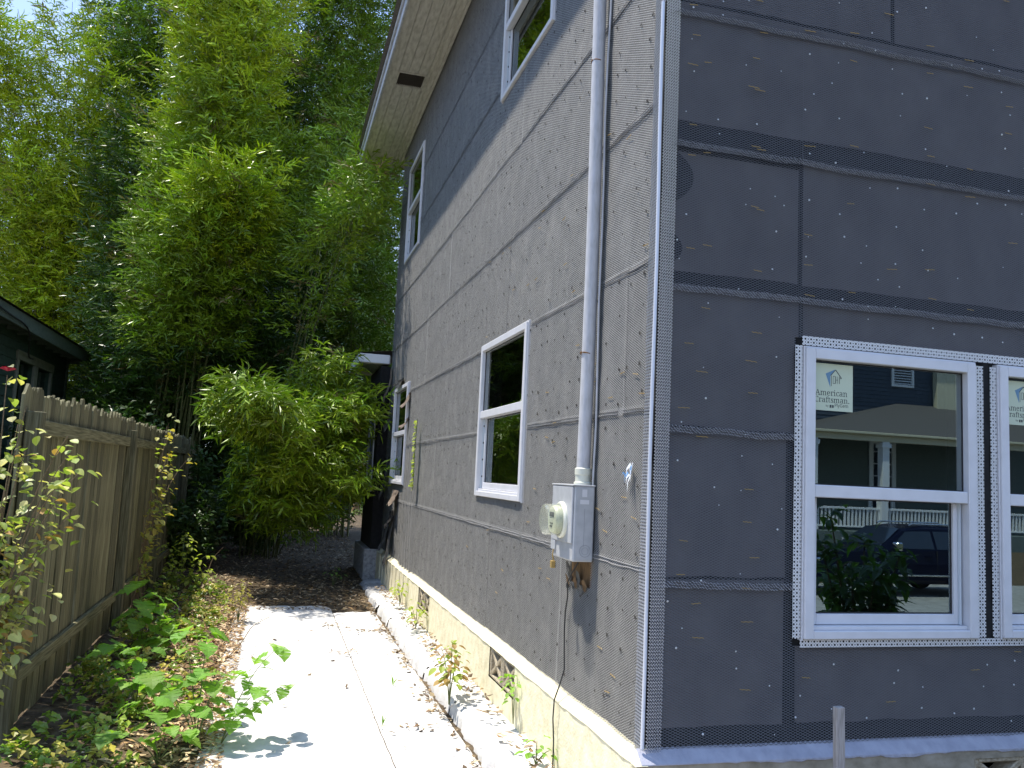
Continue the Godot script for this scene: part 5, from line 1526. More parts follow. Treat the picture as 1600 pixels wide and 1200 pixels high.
func make_bamboo() -> void:
	sprays = [bamboo_spray(1, 0.32, 11), bamboo_spray(2, 0.40, 13)]
	low_sprays = [bamboo_spray(3, 0.26, 8), bamboo_spray(4, 0.32, 10)]
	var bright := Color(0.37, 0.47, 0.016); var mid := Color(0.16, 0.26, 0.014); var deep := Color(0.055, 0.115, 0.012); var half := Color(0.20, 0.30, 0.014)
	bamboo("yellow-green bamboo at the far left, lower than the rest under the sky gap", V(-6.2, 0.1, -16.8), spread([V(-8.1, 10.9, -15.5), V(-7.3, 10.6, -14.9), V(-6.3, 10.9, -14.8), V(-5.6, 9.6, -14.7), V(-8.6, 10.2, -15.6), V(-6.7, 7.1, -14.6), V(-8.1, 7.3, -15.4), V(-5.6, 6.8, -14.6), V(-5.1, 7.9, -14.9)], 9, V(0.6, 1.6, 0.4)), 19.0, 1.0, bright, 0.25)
	bamboo("tall dark bamboo rising behind the left clumps", V(-5.0, 0.1, -17.4), spread([V(-6.0, 12.2, -16.4), V(-5.6, 14.0, -16.5), V(-5.2, 13.6, -16.5), V(-4.4, 13.4, -16.2), V(-3.7, 13.6, -16), V(-4.9, 11.2, -15.4), V(-5.7, 11.0, -15.8)], 9, V(0.5, 1.2, 0.5)), 16.0, 1.05, mid, 0.15)
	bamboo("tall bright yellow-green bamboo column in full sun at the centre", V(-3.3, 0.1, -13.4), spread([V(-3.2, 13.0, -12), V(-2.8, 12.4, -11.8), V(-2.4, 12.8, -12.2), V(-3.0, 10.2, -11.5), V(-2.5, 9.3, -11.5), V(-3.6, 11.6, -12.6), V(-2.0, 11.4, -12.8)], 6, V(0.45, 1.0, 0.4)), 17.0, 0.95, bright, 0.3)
	bamboo("bamboo arching forward in a bright tuft over the dark hollow", V(-3.6, 0.1, -13.0), spread([V(-3.0, 6.0, -10.8), V(-2.7, 6.3, -10.7), V(-2.2, 5.9, -11.2), V(-3.3, 5.2, -11.2), V(-3.7, 7.2, -11.8), V(-2.0, 7.6, -11.9), V(-2.8, 8.2, -11.6), V(-3.9, 6.0, -12.0), V(-1.7, 6.4, -12.2), V(-3.3, 9.0, -11.9)], 6, V(0.5, 0.8, 0.4)), 14.0, 0.85, half, 0.52)
	bamboo("bright sunlit bamboo tuft arching out of the middle of the mass", V(-3.4, 0.1, -13.1), spread([V(-3.0, 6.3, -10.6), V(-2.6, 6.5, -10.5), V(-2.3, 6.2, -10.7)], 2, V(0.4, 0.4, 0.3)), 10.0, 0.7, bright, 0.72)
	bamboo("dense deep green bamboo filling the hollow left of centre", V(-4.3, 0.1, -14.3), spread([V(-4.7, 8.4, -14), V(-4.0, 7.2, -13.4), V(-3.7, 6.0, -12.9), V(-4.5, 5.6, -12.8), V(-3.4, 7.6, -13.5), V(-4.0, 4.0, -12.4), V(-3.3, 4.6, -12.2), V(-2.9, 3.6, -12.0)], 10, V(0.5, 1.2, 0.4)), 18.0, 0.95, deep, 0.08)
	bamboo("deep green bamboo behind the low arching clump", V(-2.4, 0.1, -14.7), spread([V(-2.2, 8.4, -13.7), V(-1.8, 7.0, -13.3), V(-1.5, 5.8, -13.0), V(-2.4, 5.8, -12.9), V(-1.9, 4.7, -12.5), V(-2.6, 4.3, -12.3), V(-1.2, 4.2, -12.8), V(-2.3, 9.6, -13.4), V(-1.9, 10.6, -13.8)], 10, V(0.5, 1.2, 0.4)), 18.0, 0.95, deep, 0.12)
	bamboo("tall mid-green bamboo beside the eave", V(-1.7, 0.1, -15.8), spread([V(-1.6, 13.4, -14.5), V(-0.9, 13.6, -14.5), V(-0.5, 13.2, -14.8), V(-1.2, 9.8, -14.0), V(-0.7, 9.0, -13.8), V(-1.3, 7.6, -13.5)], 8, V(0.5, 1.2, 0.4)), 17.0, 1.0, mid, 0.2)
	bamboo("bamboo at the right, half hidden by the house corner", V(-0.2, 0.1, -16.9), spread([V(0.2, 11.2, -15.6), V(0.7, 9.6, -15.6), V(-0.2, 9, -14.6), V(0.3, 7.5, -14.8), V(-0.5, 7, -13.9), V(0.0, 5.8, -13.6), V(0.5, 13.6, -16), V(-0.1, 13.4, -15.2), V(-0.4, 5.0, -13.4)], 9, V(0.4, 1.2, 0.4)), 18.0, 0.95, mid, 0.1)
	bamboo("bright bamboo branch leaning against the eave of the house", V(-1.6, 0.1, -12.9), [V(-0.5, 6.1, -8.7), V(-0.75, 6.0, -9.6), V(-0.6, 6.6, -9.9), V(-1.0, 5.0, -10.8), V(-0.9, 7.2, -11.0), V(-0.5, 8.2, -11.6)], 7.0, 0.55, half, 0.74)
	bamboo("low bushy young bamboo hanging over the path by the rear wing", V(-1.8, 0.05, -12.4), spread([V(-0.48, 2.55, -9.0), V(-0.8, 2.65, -8.9), V(-1.3, 2.5, -9.0), V(-1.6, 2.2, -9.2), V(-0.6, 1.85, -9.1), V(-1.2, 1.7, -8.9), V(-1.5, 1.6, -9.3), V(-0.8, 3.1, -9.5), V(-1.9, 1.9, -9.9), V(-0.5, 2.9, -9.6)], 11, V(0.35, 0.6, 0.4)), 22.0, 0.5, Color(0.22, 0.325, 0.014), 0.36, 0.012, true)
	bamboo("thin bamboo spray reaching out over the far end of the slab", V(-1.9, 0.05, -12.0), [V(-2.15, 2.75, -7.7), V(-1.85, 2.6, -7.3), V(-1.6, 2.45, -7.8), V(-2.3, 2.5, -8.2)], 14.0, 0.32, half, 0.78, 0.010, true)
	bamboo("back row of bamboo behind the left clumps", V(-7.5, 0.1, -18.5), spread([V(-8.2, 8.5, -17.5), V(-7.2, 9.0, -17.5), V(-6.6, 9.6, -17.6), V(-6.2, 8.0, -17)], 4, V(0.6, 1.5, 0.5)), 8.0, 0.9, mid, 0.2)
	bamboo("back row of bamboo behind the centre", V(-3.2, 0.1, -18.6), spread([V(-3.8, 11.5, -18.0), V(-3.0, 12.6, -18.2), V(-2.2, 12.4, -18), V(-2.6, 9.4, -17.4), V(-3.6, 8.0, -17.2)], 7, V(0.6, 1.8, 0.5)), 14.0, 0.95, mid, 0.12)
	bamboo("back row of bamboo behind the house corner", V(-0.6, 0.1, -20.0), spread([V(-1.2, 12.5, -19), V(-0.2, 13.2, -19.5), V(0.8, 13.0, -19), V(1.6, 11.5, -19), V(0.6, 9.0, -18.4)], 7, V(0.6, 1.8, 0.5)), 14.0, 0.95, deep, 0.3)


# ---------------------------------------------------------------- trees
func tree(label: String, foot: Vector3, height: float, lean: Vector2, crown_r: float, crown_lo: float, leaves: int, tone: Color, trunk_r: float, bark: Material, shape: Array, limbs := 9, called := "broadleaf_tree", group := "trees behind the bamboo") -> void:
	var t := thing(called, label, "tree", foot, group)
	var tr := MB.new()
	var top := foot + Vector3(lean.x, height * 0.72, lean.y)
	var ps := PackedVector3Array(); var rs := PackedFloat32Array()
	for i in 9:
		var f := i / 8.0
		ps.append(foot.lerp(top, f) + Vector3(0.12 * sin(f * 5.0 + foot.x), 0, 0.10 * cos(f * 4.0)) * f); rs.append(trunk_r * (1.25 - 0.9 * f) if i else trunk_r * 1.5)
	tr.tube(ps, rs, 9)
	part("trunk", tr, bark, t)
	var at := []; var tint := []
	var ends := []
	for k in limbs:
		var f := lerpf(0.45, 1.0, float(k) / limbs)
		var s := ps[int(f * 8.0)]
		var a := k * 2.4 + rng.randf() * 0.7
		var r := crown_r * rng.randf_range(0.55, 1.0)
		var e := Vector3(foot.x + lean.x + cos(a) * r, foot.y + lerpf(crown_lo, height, clampf((float(k) + rng.randf()) / limbs, 0, 1)), foot.z + lean.y + sin(a) * r)
		var m := s.lerp(e, 0.5) + Vector3(0, 0.25 * r, 0)
		var lb := MB.new(); var lp := PackedVector3Array(); var lr := PackedFloat32Array()
		for i in 7:
			var q := i / 6.0
			lp.append(s.lerp(m, q).lerp(m.lerp(e, q), q)); lr.append(trunk_r * 0.42 * (1.0 - 0.85 * q) + 0.006)
		lb.tube(lp, lr, 6, false)
		part("limb", lb, bark, t)
		for i in range(2, 7): ends.append(lp[i])
	for k in leaves:
		var c: Vector3 = ends[rng.randi() % ends.size()]
		var v := Vector3(rng.randfn(), rng.randfn() * 0.7, rng.randfn()) * crown_r * 0.2
		var p := c + v
		if nz.get_noise_3d(p.x * 0.8, p.y * 0.8, p.z * 0.8) < -0.22: continue
		at.append(Transform3D(Basis.from_euler(Vector3(rng.randf_range(-0.6, 0.6), rng.randf() * TAU, rng.randf_range(-0.6, 0.6))).scaled(Vector3.ONE * rng.randf_range(0.7, 1.3)), p))
		tint.append(vary(tone, 0.35))
	copies("crown", shape[rng.randi() % shape.size()], M.tree_leaf, t, at, tint)

func make_trees() -> void:
	var cl := [leaf_cluster(1, 14, 0.14, 0.062, 0.17), leaf_cluster(2, 16, 0.13, 0.06, 0.18)]
	var far := [leaf_cluster(3, 16, 0.22, 0.10, 0.3), leaf_cluster(4, 18, 0.2, 0.09, 0.3)]
	tree("slender grey-barked tree with sky showing through, beyond the dark green house", V(-5.9, 0, -19.5), 9.4, Vector2(-0.5, 0.3), 2.7, 4.2, 620, Color(0.11, 0.19, 0.025), 0.20, M.bark, cl, 11)
	tree("yellow-green tree above the roof of the dark green house", V(-9.2, 0, -21.0), 8.2, Vector2(0.3, 0.2), 2.8, 3.6, 700, Color(0.13, 0.2, 0.022), 0.17, M.bark, cl, 11)
	tree("thin tan trunk in the clearing beside the rear wing", V(1.15, 0.2, -26.0), 5.2, Vector2(0.25, 0.2), 1.5, 3.0, 300, Color(0.08, 0.15, 0.02), 0.10, M.bark_tan, cl, 7)
	var dark := Color(0.05, 0.10, 0.018); var mid := Color(0.075, 0.14, 0.02)
	tree("broad dark tree far behind the clearing", V(0.5, 0.2, -37), 11, Vector2(0, 0), 4.2, 1.2, 1500, dark, 0.25, M.bark, far, 14)
	tree("mid-green tree far behind the rear wing", V(5.0, 0.2, -35), 10, Vector2(0, 0), 4.0, 1.0, 1400, mid, 0.25, M.bark, far, 14)
	tree("dark tree far behind the centre of the bamboo", V(-4.0, 0.2, -36), 11, Vector2(0, 0), 4.4, 1.0, 1500, dark, 0.25, M.bark, far, 14)
	tree("mid-green tree far behind the left bamboo", V(-9.0, 0.2, -35), 9.5, Vector2(0, 0), 4.2, 1.2, 500, mid, 0.25, M.bark, far, 14)
	tree("dark tree at the far left behind the dark green house", V(-15.5, 0.2, -33), 9, Vector2(0, 0), 4.6, 1.2, 450, mid, 0.25, M.bark, far, 13)
	# shrubs behind the fence
	for q in [["dark shrub behind the far end of the fence", -4.3, -12.6, 2.9], ["leafy shrub behind the fence near the house corner", -4.6, -9.9, 2.5], ["sunlit shrub rising just above the fence", -4.0, -10.8, 2.45], ["shrub beside the corner of the dark green house", -4.9, -15.4, 3.0], ["dark undergrowth shrub under the bamboo on the left", -3.0, -11.9, 1.9], ["undergrowth shrub in deep shade under the centre bamboo", -2.5, -13.6, 1.8], ["low undergrowth behind the foot of the bushy young bamboo", -2.9, -15.2, 1.5], ["undergrowth at the fence end in deep shade", -3.3, -14.4, 2.2], ["dark shrub between the fence end and the bamboo", -2.9, -10.3, 1.2], ["shade shrub under the right-hand bamboo", -0.9, -15.6, 2.2], ["second shade shrub under the right-hand bamboo, lower and further back", -0.2, -17.8, 1.8], ["small shade shrub at the foot of the low arching bamboo", -1.9, -12.9, 1.1]]:
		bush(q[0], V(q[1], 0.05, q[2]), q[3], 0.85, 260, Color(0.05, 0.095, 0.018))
	for q in [["small sunlit shrub at the back of the clearing by the rear wing", 1.9, -31.0, 1.5], ["rounded shrub at the back of the clearing, left", -0.6, -31.5, 1.9], ["low weed clump in the clearing", 0.9, -28.5, 0.7], ["tall back shrub closing the view past the rear wing", 3.0, -33.0, 2.6]]:
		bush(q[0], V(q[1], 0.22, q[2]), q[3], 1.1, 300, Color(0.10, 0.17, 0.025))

func bush(label: String, foot: Vector3, h: float, r: float, leaves: int, tone: Color) -> void:
	var b := thing("shrub", label, "shrub", foot)
	var at := []; var tint := []
	var st := MB.new()
	for k in 9:
		var a := k * 2.399; var rr := r * rng.randf_range(0.3, 0.9)
		var e := foot + Vector3(cos(a) * rr, h * rng.randf_range(0.55, 1.0), sin(a) * rr)
		var m := foot + Vector3(cos(a) * rr * 0.25, h * 0.5, sin(a) * rr * 0.25)
		var ps := PackedVector3Array()
		for i in 6:
			var t := i / 5.0
			ps.append(foot.lerp(m, t).lerp(m.lerp(e, t), t))
		st.tube(ps, PackedFloat32Array([0.016, 0.014, 0.011, 0.009, 0.006, 0.003]), 5, false)
		for j in leaves / 9:
			var t := 0.25 + 0.75 * rng.randf()
			var p := foot.lerp(m, t).lerp(m.lerp(e, t), t) + Vector3(rng.randfn(), rng.randfn(), rng.randfn()) * r * 0.18
			at.append(Transform3D(Basis.from_euler(Vector3(rng.randf_range(-0.6, 0.6), rng.randf() * TAU, rng.randf_range(-0.5, 0.5))).scaled(Vector3.ONE * rng.randf_range(0.7, 1.2)), p))
			tint.append(vary(tone, 0.35))
	part("stem", st, M.twig, b)
	copies("foliage", M.small_cluster, M.tree_leaf, b, at, tint)


# ---------------------------------------------------------------- plants near the camera: each large leaf is a part
func leaf_mats(base: Color, n: int, spread_: float, back: Color) -> Array:
	var out := []
	for k in n:
		var c := vary(base, spread_)
		var m := mat(c, 0.6, 0.4)
		m.backlight_enabled = true; m.backlight = back
		out.append(m)
	return out

func weed(called: String, label: String, category: String, foot: Vector3, stems: Array, leaf: Array, mats: Array, leaf_gap: float, size: float, group := "") -> void:
	var w := thing(called, label, category, foot, group)
	for tip in stems:
		var e: Vector3 = foot + tip
		var m := foot + Vector3(tip.x * 0.35, tip.y * 0.75, tip.z * 0.35)
		var ps := PackedVector3Array(); var n := 9
		for i in n + 1:
			var t := float(i) / n
			ps.append(foot.lerp(m, t).lerp(m.lerp(e, t), t))
		var rs := PackedFloat32Array()
		for i in n + 1: rs.append(0.0052 * (1.0 - 0.65 * i / n) * clampf(size, 0.6, 1.2))
		var st := MB.new()
		st.tube(ps, rs, 5)
		part("stem", st, M.green_stem, w)
		var ln := foot.distance_to(e)
		var cnt := maxi(2, int(ln / leaf_gap))
		for k in cnt:
			var t := lerpf(0.3, 1.0, float(k + 1) / cnt)
			var p := foot.lerp(m, t).lerp(m.lerp(e, t), t)
			for s in (2 if k < cnt - 1 else 3):
				var a := k * 1.57 + s * PI + rng.randf_range(-0.5, 0.5)
				var d := Vector3(cos(a), rng.randf_range(-0.15, 0.35), sin(a)).normalized()
				var pet := 0.05 * size * rng.randf_range(0.7, 1.3)
				var q := p + d * pet
				piece("leaf", leaf[rng.randi() % leaf.size()], mats[rng.randi() % mats.size()], w, Transform3D(aim(Vector3(d.x, d.y - 0.45, d.z), rng.randf_range(-0.35, 0.35)).scaled(Vector3.ONE * size * rng.randf_range(0.55, 1.1)), q))

func make_plants() -> void:
	var hl := [heart_leaf(0.13), heart_leaf(0.15)]
	var green := leaf_mats(Color(0.13, 0.25, 0.034), 6, 0.4, Color(0.55, 0.75, 0.18))
	weed("broadleaf_weed", "big heart-leaved weed by the fence rail, furthest of the large weeds", "weed", V(-2.62, 0.0, -4.55), [V(-0.08, 0.62, 0.1), V(0.1, 0.5, 0.05), V(0.26, 0.34, 0.2), V(-0.05, 0.4, 0.3), V(0.2, 0.2, 0.32)], hl, green, 0.13, 1.2, "heart-leaved weeds on the drive")
	weed("broadleaf_weed", "heart-leaved weed in the middle, rooted at the edge of the slab", "weed", V(-1.98, 0.0, -2.0), [V(-0.16, 0.60, -0.35), V(0.0, 0.62, -0.2), V(0.12, 0.42, 0.05), V(-0.3, 0.40, -0.1), V(0.1, 0.3, -0.35), V(-0.08, 0.28, 0.12)], hl, green, 0.11, 0.92, "heart-leaved weeds on the drive")
	weed("broadleaf_weed", "heart-leaved weed spreading over the slab, nearest the open drive", "weed", V(-1.84, 0.0, -2.02), [V(0.30, 0.55, -0.1), V(0.22, 0.34, 0.1), V(0.36, 0.30, -0.12), V(0.1, 0.22, 0.2)], hl, green, 0.10, 0.72, "heart-leaved weeds on the drive")
	weed("broadleaf_weed", "heart-leaved weed in the left foreground between fence and slab", "weed", V(-2.42, 0.0, -2.7), [V(-0.18, 0.46, 0.05), V(0.04, 0.44, 0.1), V(-0.02, 0.3, 0.3), V(0.2, 0.28, 0.15)], hl, green, 0.12, 0.98, "heart-leaved weeds on the drive")
	weed("broadleaf_weed", "lowest heart-leaved weed at the bottom of the picture", "weed", V(-2.16, 0.0, -1.72), [V(0.06, 0.22, 0.12), V(-0.22, 0.2, 0.1), V(0.18, 0.18, 0.0), V(-0.1, 0.3, -0.1)], hl, green, 0.11, 0.85, "heart-leaved weeds on the drive")
	var ol := [round_leaf(0.07), round_leaf(0.06)]
	var yel := leaf_mats(Color(0.26, 0.30, 0.05), 6, 0.3, Color(0.7, 0.8, 0.25))
	weed("weed_bush", "yellow-green bushy weed at the far end of the drive's left edge", "weed", V(-2.68, 0.02, -8.0), [V(-0.2, 0.62, 0.0), V(0.1, 0.68, 0.1), V(0.3, 0.5, 0.0), V(0.0, 0.75, -0.2), V(-0.1, 0.4, 0.3), V(0.35, 0.34, 0.2)], ol, yel, 0.06, 1.25)
	weed("dying_weed", "drooping yellow weed on the corner of the slab in half shade", "weed", V(-1.90, 0.0, -6.2), [V(0.03, 0.42, 0.0), V(-0.03, 0.36, 0.08), V(0.08, 0.3, 0.05), V(-0.06, 0.22, -0.05)], ol, leaf_mats(Color(0.19, 0.17, 0.03), 4, 0.3, Color(0.6, 0.6, 0.2)), 0.05, 1.0)
	var red := leaf_mats(Color(0.22, 0.15, 0.05), 3, 0.3, Color(0.6, 0.5, 0.2)); red.append_array(leaf_mats(Color(0.2, 0.24, 0.05), 2, 0.3, Color(0.6, 0.7, 0.2)))
	weed("sapling", "reddish-green sapling growing from the broken ledge", "sapling", V(-0.33, 0.06, -2.55), [V(0.0, 0.42, 0.0), V(-0.08, 0.3, 0.1), V(0.07, 0.33, -0.1), V(0.0, 0.24, 0.12), V(-0.05, 0.36, -0.12)], ol, red, 0.05, 1.05)
	weed("small_weed", "small green weed on the ledge near the house corner", "weed", V(-0.16, 0.13, -1.02), [V(0.0, 0.13, 0.0), V(0.06, 0.09, 0.04), V(-0.05, 0.08, 0.03)], ol, leaf_mats(Color(0.13, 0.25, 0.04), 4, 0.3, Color(0.6, 0.8, 0.2)), 0.035, 0.9)
	weed("vent_weed", "vine weed climbing out of the near vent block", "weed", V(-0.07, 0.13, -1.80), [V(-0.02, 0.27, 0.05), V(-0.04, 0.30, -0.02)], ol, leaf_mats(Color(0.14, 0.23, 0.05), 4, 0.3, Color(0.6, 0.8, 0.2)), 0.035, 0.75)
	weed("ledge_weed", "green weed tuft on the ledge before the far vent block", "weed", V(-0.16, 0.13, -5.1), [V(-0.05, 0.2, 0.0), V(0.04, 0.18, 0.1), V(-0.04, 0.12, 0.15), V(0.02, 0.25, -0.1)], ol, yel, 0.05, 0.9)
	weed("ledge_weed", "green weed tuft at the far end of the ledge", "weed", V(-0.12, 0.13, -6.5), [V(-0.05, 0.25, 0.0), V(0.02, 0.3, 0.1), V(-0.04, 0.2, 0.15)], ol, yel, 0.06, 1.0)
	weed("shade_weed", "lone weed in the shaded litter beyond the slab", "weed", V(-0.72, 0.03, -8.9), [V(0.05, 0.25, 0.0), V(-0.06, 0.2, 0.1), V(0.1, 0.16, 0.05)], ol, leaf_mats(Color(0.10, 0.18, 0.04), 4, 0.3, Color(0.5, 0.6, 0.2)), 0.06, 0.9)
	for q in [[-0.62, -3.35, 0.10], [-0.83, -2.3, 0.07]]:
		var b := thing("grass_blade", "single green grass blade in the joint of the drive" if q[1] < -3 else "short green grass blade in the joint nearer the camera", "grass", V(q[0], 0, q[1]))
		for k in 3:
			var g := MB.new()
			add_leaf(g, Transform3D(aim(Vector3(rng.randf_range(-0.4, 0.4), 1.0, rng.randf_range(-0.4, 0.4))), V(q[0], 0, q[1])), q[2], 0.012)
			part("blade", g, green[0], b)
	# dead twigs lying over the slab
	for q in [[V(-1.98, 0.16, -4.6), V(-1.78, 0.38, -5.0), "long dead twig leaning up over the slab"], [V(-1.9, 0.05, -4.3), V(-1.60, 0.30, -4.9), "second dead twig leaning over the slab, nearer"], [V(-2.45, 0.1, -8.0), V(-2.22, 0.62, -8.3), "bare upright twig beside the yellow-green weed"]]:
		var t := MB.new()
		var ps := PackedVector3Array()
		for i in 8:
			var f := i / 7.0
			ps.append((q[0] as Vector3).lerp(q[1], f) + Vector3(0.02 * sin(f * 7.0), 0.03 * sin(f * 4.0), 0.02 * cos(f * 6.0)))
		t.tube(ps, PackedFloat32Array([0.005, 0.0045, 0.004, 0.004, 0.0035, 0.003, 0.0025, 0.002]), 5)
		tag(part("dead_twig", t, M.twig), q[2], "twig")
	# rose bush at the left edge
	var rb := thing("rose_bush", "rambling rose bush with pale yellowing leaves at the left edge", "rose bush", V(-3.0, 0, -1.45))
	var rl := [round_leaf(0.068), round_leaf(0.058), round_leaf(0.078)]
	var rm := leaf_mats(Color(0.42, 0.42, 0.15), 4, 0.3, Color(0.8, 0.8, 0.35)); rm.append_array(leaf_mats(Color(0.24, 0.28, 0.06), 4, 0.3, Color(0.6, 0.7, 0.2))); rm.append_array(leaf_mats(Color(0.30, 0.17, 0.05), 2, 0.3, Color(0.6, 0.5, 0.2)))
	var tips := [V(0.30, 1.62, -0.30), V(0.22, 1.80, -0.25), V(0.02, 1.95, -0.15), V(0.30, 1.40, -0.25), V(0.20, 1.25, -0.1), V(0.26, 1.52, 0.1), V(0.1, 1.7, 0.1), V(0.2, 0.95, 0.0), V(0.05, 1.5, 0.2), V(0.16, 1.1, 0.15), V(0.3, 1.72, 0.0), V(-0.062, 2.103, -0.05), V(-0.05, 1.85, -0.3), V(-0.1, 1.6, 0.1), V(0.0, 1.3, 0.1), V(0.12, 1.45, -0.4), V(-0.08, 1.95, 0.15)]
	var left := 296
	for tip in tips:
		var foot := V(-3.0, 0.0, -1.45)
		var e: Vector3 = foot + tip
		var m := foot + Vector3(tip.x * 0.05 - 0.04, tip.y * 0.7, tip.z * 0.1)
		var ps := PackedVector3Array(); var rs := PackedFloat32Array()
		for i in 11:
			var t := i / 10.0
			ps.append(foot.lerp(m, t).lerp(m.lerp(e, t), t)); rs.append(0.008 * (1.0 - 0.7 * t))
		var c := MB.new()
		c.tube(ps, rs, 5)
		part("cane", c, M.twig, rb)
		for k in 9:
			var t := 0.32 + 0.68 * (k + rng.randf()) / 9.0
			var p := foot.lerp(m, t).lerp(m.lerp(e, t), t)
			var a := rng.randf() * TAU
			var d := Vector3(cos(a) * 0.9 + 0.3, rng.randf_range(-0.3, 0.4), sin(a)).normalized()
			for j in 2:
				if left <= 0: continue
				left -= 1
				var q := p + d * (0.035 + j * 0.05)
				piece("leaf", rl[rng.randi() % 3], rm[rng.randi() % rm.size()], rb, Transform3D(aim(d + Vector3(rng.randf_range(-0.6, 0.6), -0.35, rng.randf_range(-0.6, 0.6)), rng.randf_range(-0.5, 0.5)).scaled(Vector3.ONE * rng.randf_range(0.65, 1.1)), q))
	var extra := []; var shade := []
	for c in rb.get_children():
		if not String(c.name).begins_with("leaf"): continue
		for j in 1:
			extra.append(Transform3D(Basis.from_euler(Vector3(rng.randf_range(-0.8, 0.8), rng.randf() * TAU, rng.randf_range(-0.6, 0.6))).scaled(Vector3.ONE * rng.randf_range(0.7, 1.15)), (c as Node3D).position + offset(rb) + Vector3(rng.randfn() * 0.06, rng.randfn() * 0.07, rng.randfn() * 0.06)))
			shade.append(vary([Color(0.40, 0.40, 0.14), Color(0.25, 0.29, 0.06), Color(0.44, 0.40, 0.17)][rng.randi() % 3], 0.3))
	copies("small_leaves", rl[1], M.weed_leaf, rb, extra, shade)
	var fl := MB.new()
	for k in 7:
		var a := TAU * k / 7.0
		add_leaf(fl, Transform3D(aim(Vector3(cos(a), 0.7, sin(a))), V(-3.062, 2.123, -1.5)), 0.045, 0.045, 0.3, 0.5, 0.6)
	part("flower", fl, M.red_petal, rb)
	# vine on the second panel of the fence
	var vn := thing("fence_vine", "thin yellowing vine hanging on the fence beyond the second post", "vine", V(-2.98, 0.05, -6.5))
	var vm := leaf_mats(Color(0.30, 0.27, 0.06), 4, 0.35, Color(0.7, 0.65, 0.2)); vm.append_array(leaf_mats(Color(0.17, 0.2, 0.05), 3, 0.3, Color(0.6, 0.7, 0.2)))
	for k in 11:
		var foot := V(-2.98, 0.05, -6.25 - rng.randf() * 0.7)
		var e := V(-2.9 + rng.randf_range(-0.05, 0.2), rng.randf_range(1.0, 2.15), -6.1 - rng.randf() * 2.2)
		var m := V(-2.96, e.y * 0.6, foot.z)
		var ps := PackedVector3Array()
		for i in 9:
			var t := i / 8.0
			ps.append(foot.lerp(m, t).lerp(m.lerp(e, t), t) + Vector3(0.02 * sin(i * 1.9 + k), 0, 0.03 * cos(i * 2.3 + k)))
		var c := MB.new()
		c.tube(ps, PackedFloat32Array([0.005, 0.0045, 0.004, 0.004, 0.003, 0.003, 0.0025, 0.002, 0.0015]), 5)
		part("stem", c, M.twig, vn)
		for j in 22:
			var i := rng.randi_range(2, 8)
			var d := Vector3(rng.randf_range(-0.2, 1.0), rng.randf_range(-0.5, 0.4), rng.randf_range(-1, 1)).normalized()
			piece("leaf", rl[j % 3], vm[rng.randi() % vm.size()], vn, Transform3D(aim(d, rng.randf_range(-0.5, 0.5)).scaled(Vector3.ONE * rng.randf_range(0.7, 1.25)), ps[i] + d * rng.randf_range(0.01, 0.08) + Vector3(0, rng.randf_range(-0.1, 0.1), 0)))
	# strip of creeper on the side wall
	var cr := thing("wall_creeper", "narrow strip of yellow-green creeper hanging on the side wall near its far end", "creeper", V(-0.03, 1.55, -6.55))
	var cs := MB.new()
	cs.tube(PackedVector3Array([V(-0.05, 2.32, -6.45), V(-0.055, 2.0, -6.48), V(-0.05, 1.7, -6.5), V(-0.05, 1.48, -6.5)]), PackedFloat32Array([0.004]), 5)
	part("stem", cs, M.green_stem, cr)
	for k in 44: piece("leaf", rl[k % 3], yel[k % yel.size()], cr, Transform3D(aim(Vector3(-0.5, rng.randf_range(-0.9, 0.2), rng.randf_range(-1, 1)), rng.randf_range(-0.5, 0.5)).scaled(Vector3.ONE * rng.randf_range(0.5, 0.95)), V(-0.05, 1.48 + 0.84 * k / 44.0, -6.49 + rng.randf_range(-0.03, 0.03))))


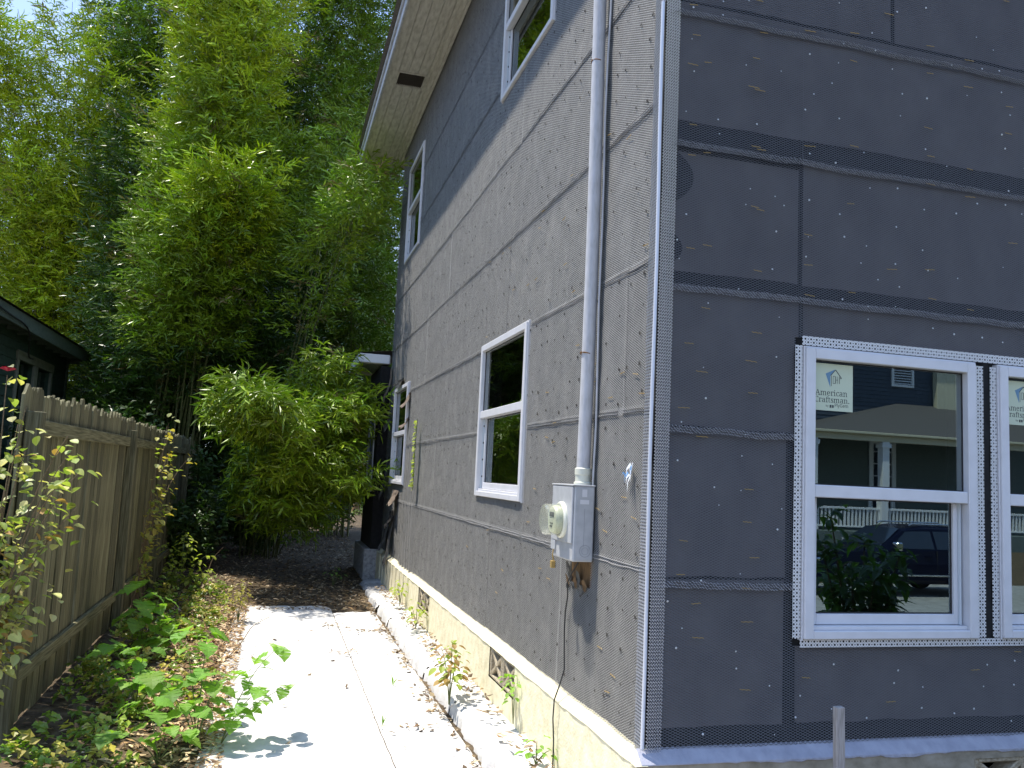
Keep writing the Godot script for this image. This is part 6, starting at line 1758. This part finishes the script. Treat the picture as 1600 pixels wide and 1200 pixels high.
# ---------------------------------------------------------------- litter and ground cover
func make_litter() -> void:
	var lf := MB.new()
	add_leaf(lf, Transform3D(Basis(), V(0, 0.004, -0.05)), 0.10, 0.026, -0.15, 0.9)
	var dm := MB.new()
	add_leaf(dm, Transform3D(Basis(), V(0, 0.004, -0.035)), 0.07, 0.042, 0.2, -0.7, 0.5)
	var lm := lf.mesh(); var rm := dm.mesh()
	var tan_ := [Color(0.26, 0.19, 0.10), Color(0.17, 0.11, 0.055), Color(0.34, 0.26, 0.155), Color(0.10, 0.062, 0.033), Color(0.23, 0.15, 0.06), Color(0.42, 0.34, 0.22)]
	var at := [[], []]; var tint := [[], []]
	var drop := func(x: float, z: float, y: float):
		var w := rng.randi() % 2
		at[w].append(Transform3D(Basis.from_euler(Vector3(rng.randf_range(-0.35, 0.35), rng.randf() * TAU, rng.randf_range(-0.5, 0.5))).scaled(Vector3.ONE * rng.randf_range(0.4, 0.95)), V(x, y + 0.006 + rng.randf() * 0.012, z)))
		tint[w].append(vary(tan_[rng.randi() % 6], 0.25))
	for k in 9000:
		var x := rng.randf_range(-3.1, 0.1); var z := -7.0 - pow(rng.randf(), 1.5) * 12.0
		if z > -7.35 and x > -1.9 and rng.randf() > 0.3: continue
		drop.call(x, z, maxf(ground_height(x, z), -0.012 if z < -7.3 else 0.0))
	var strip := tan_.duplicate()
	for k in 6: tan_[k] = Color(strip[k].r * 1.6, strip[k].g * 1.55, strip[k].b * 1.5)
	for k in 5200:
		var x := -1.82 - absf(rng.randfn()) * 0.5; var z := rng.randf_range(-7.2, 0.2)
		if x < -3.05: continue
		drop.call(x, z, maxf(ground_height(x, z), 0.0))
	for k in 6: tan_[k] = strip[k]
	for k in 2200: drop.call(rng.randf_range(-3, 5.0), rng.randf_range(-34, -19), ground_height(0, -26) + 0.02)
	# drifts against the ledge, on the ledge, and strays on the slabs
	for k in 900:
		var z := -0.6 - pow(rng.randf(), 0.8) * 7.5
		if nz.get_noise_1d(z * 1.6) > 0.05 or rng.randf() < 0.2:
			if rng.randf() < 0.55: drop.call(rng.randf_range(-0.24, -0.07), z, 0.142)
			else: drop.call(-0.36 - absf(rng.randfn()) * 0.05, z, 0.004)
	for k in 26: drop.call(rng.randf_range(-1.9, -0.4), rng.randf_range(-7.0, -0.8), 0.003)
	for q in [[-0.62, -2.2, 18], [-0.95, -4.6, 14], [-0.5, -5.6, 40], [-0.9, -6.0, 20]]:
		for k in q[2]: drop.call(q[0] + rng.randfn() * 0.06 * (1.0 + q[2] / 40.0), q[1] + rng.randfn() * 0.07, 0.003)
	var lt := thing("leaf_litter", "fallen tan leaves strewn over the shaded ground and drive edges", "fallen leaves", V(-1.5, 0, -8))
	for w in 2: copies("fallen_leaves", [lm, rm][w], M.dry_leaf, lt, at[w], tint[w])
	# ground cover between fence and slab
	var gc := leaf_cluster(21, 9, 0.055, 0.036, 0.045)
	var ga := []; var gt := []
	for k in 820:
		var z := -0.7 - rng.randf() * 8.2
		var x := -2.96 + pow(rng.randf(), 1.3) * (1.0 if z > -5 else 0.9)
		if nz.get_noise_2d(x * 1.6, z * 1.1) < -0.12: continue
		var y := ground_height(x, z) + 0.03 + rng.randf() * 0.13 * (1.0 - (x + 2.96))
		ga.append(Transform3D(Basis.from_euler(Vector3(rng.randf_range(-0.4, 0.4), rng.randf() * TAU, rng.randf_range(-0.4, 0.4))).scaled(Vector3.ONE * rng.randf_range(0.6, 1.25)), V(x, y, z)))
		gt.append(vary(Color(0.22, 0.31, 0.04) if rng.randf() < 0.55 else Color(0.42, 0.38, 0.07), 0.35))
	var c := copies("ground_cover", gc, M.weed_leaf, null, ga, gt)
	tag(c, "low green and yellow weeds carpeting the strip between fence and drive", "ground cover")
	var fa := []; var ft := []
	for k in 420:
		var x := rng.randf_range(-1.5, 4.0); var z := rng.randf_range(-33, -24)
		fa.append(Transform3D(Basis(Vector3.UP, rng.randf() * TAU).scaled(Vector3.ONE * rng.randf_range(1.2, 2.6)), V(x, ground_height(x, z) + 0.08, z)))
		ft.append(vary(Color(0.15, 0.2, 0.04), 0.35))
	tag(copies("clearing_weeds", gc, M.weed_leaf, null, fa, ft), "sunlit low weeds on the clearing past the rear wing", "ground cover")
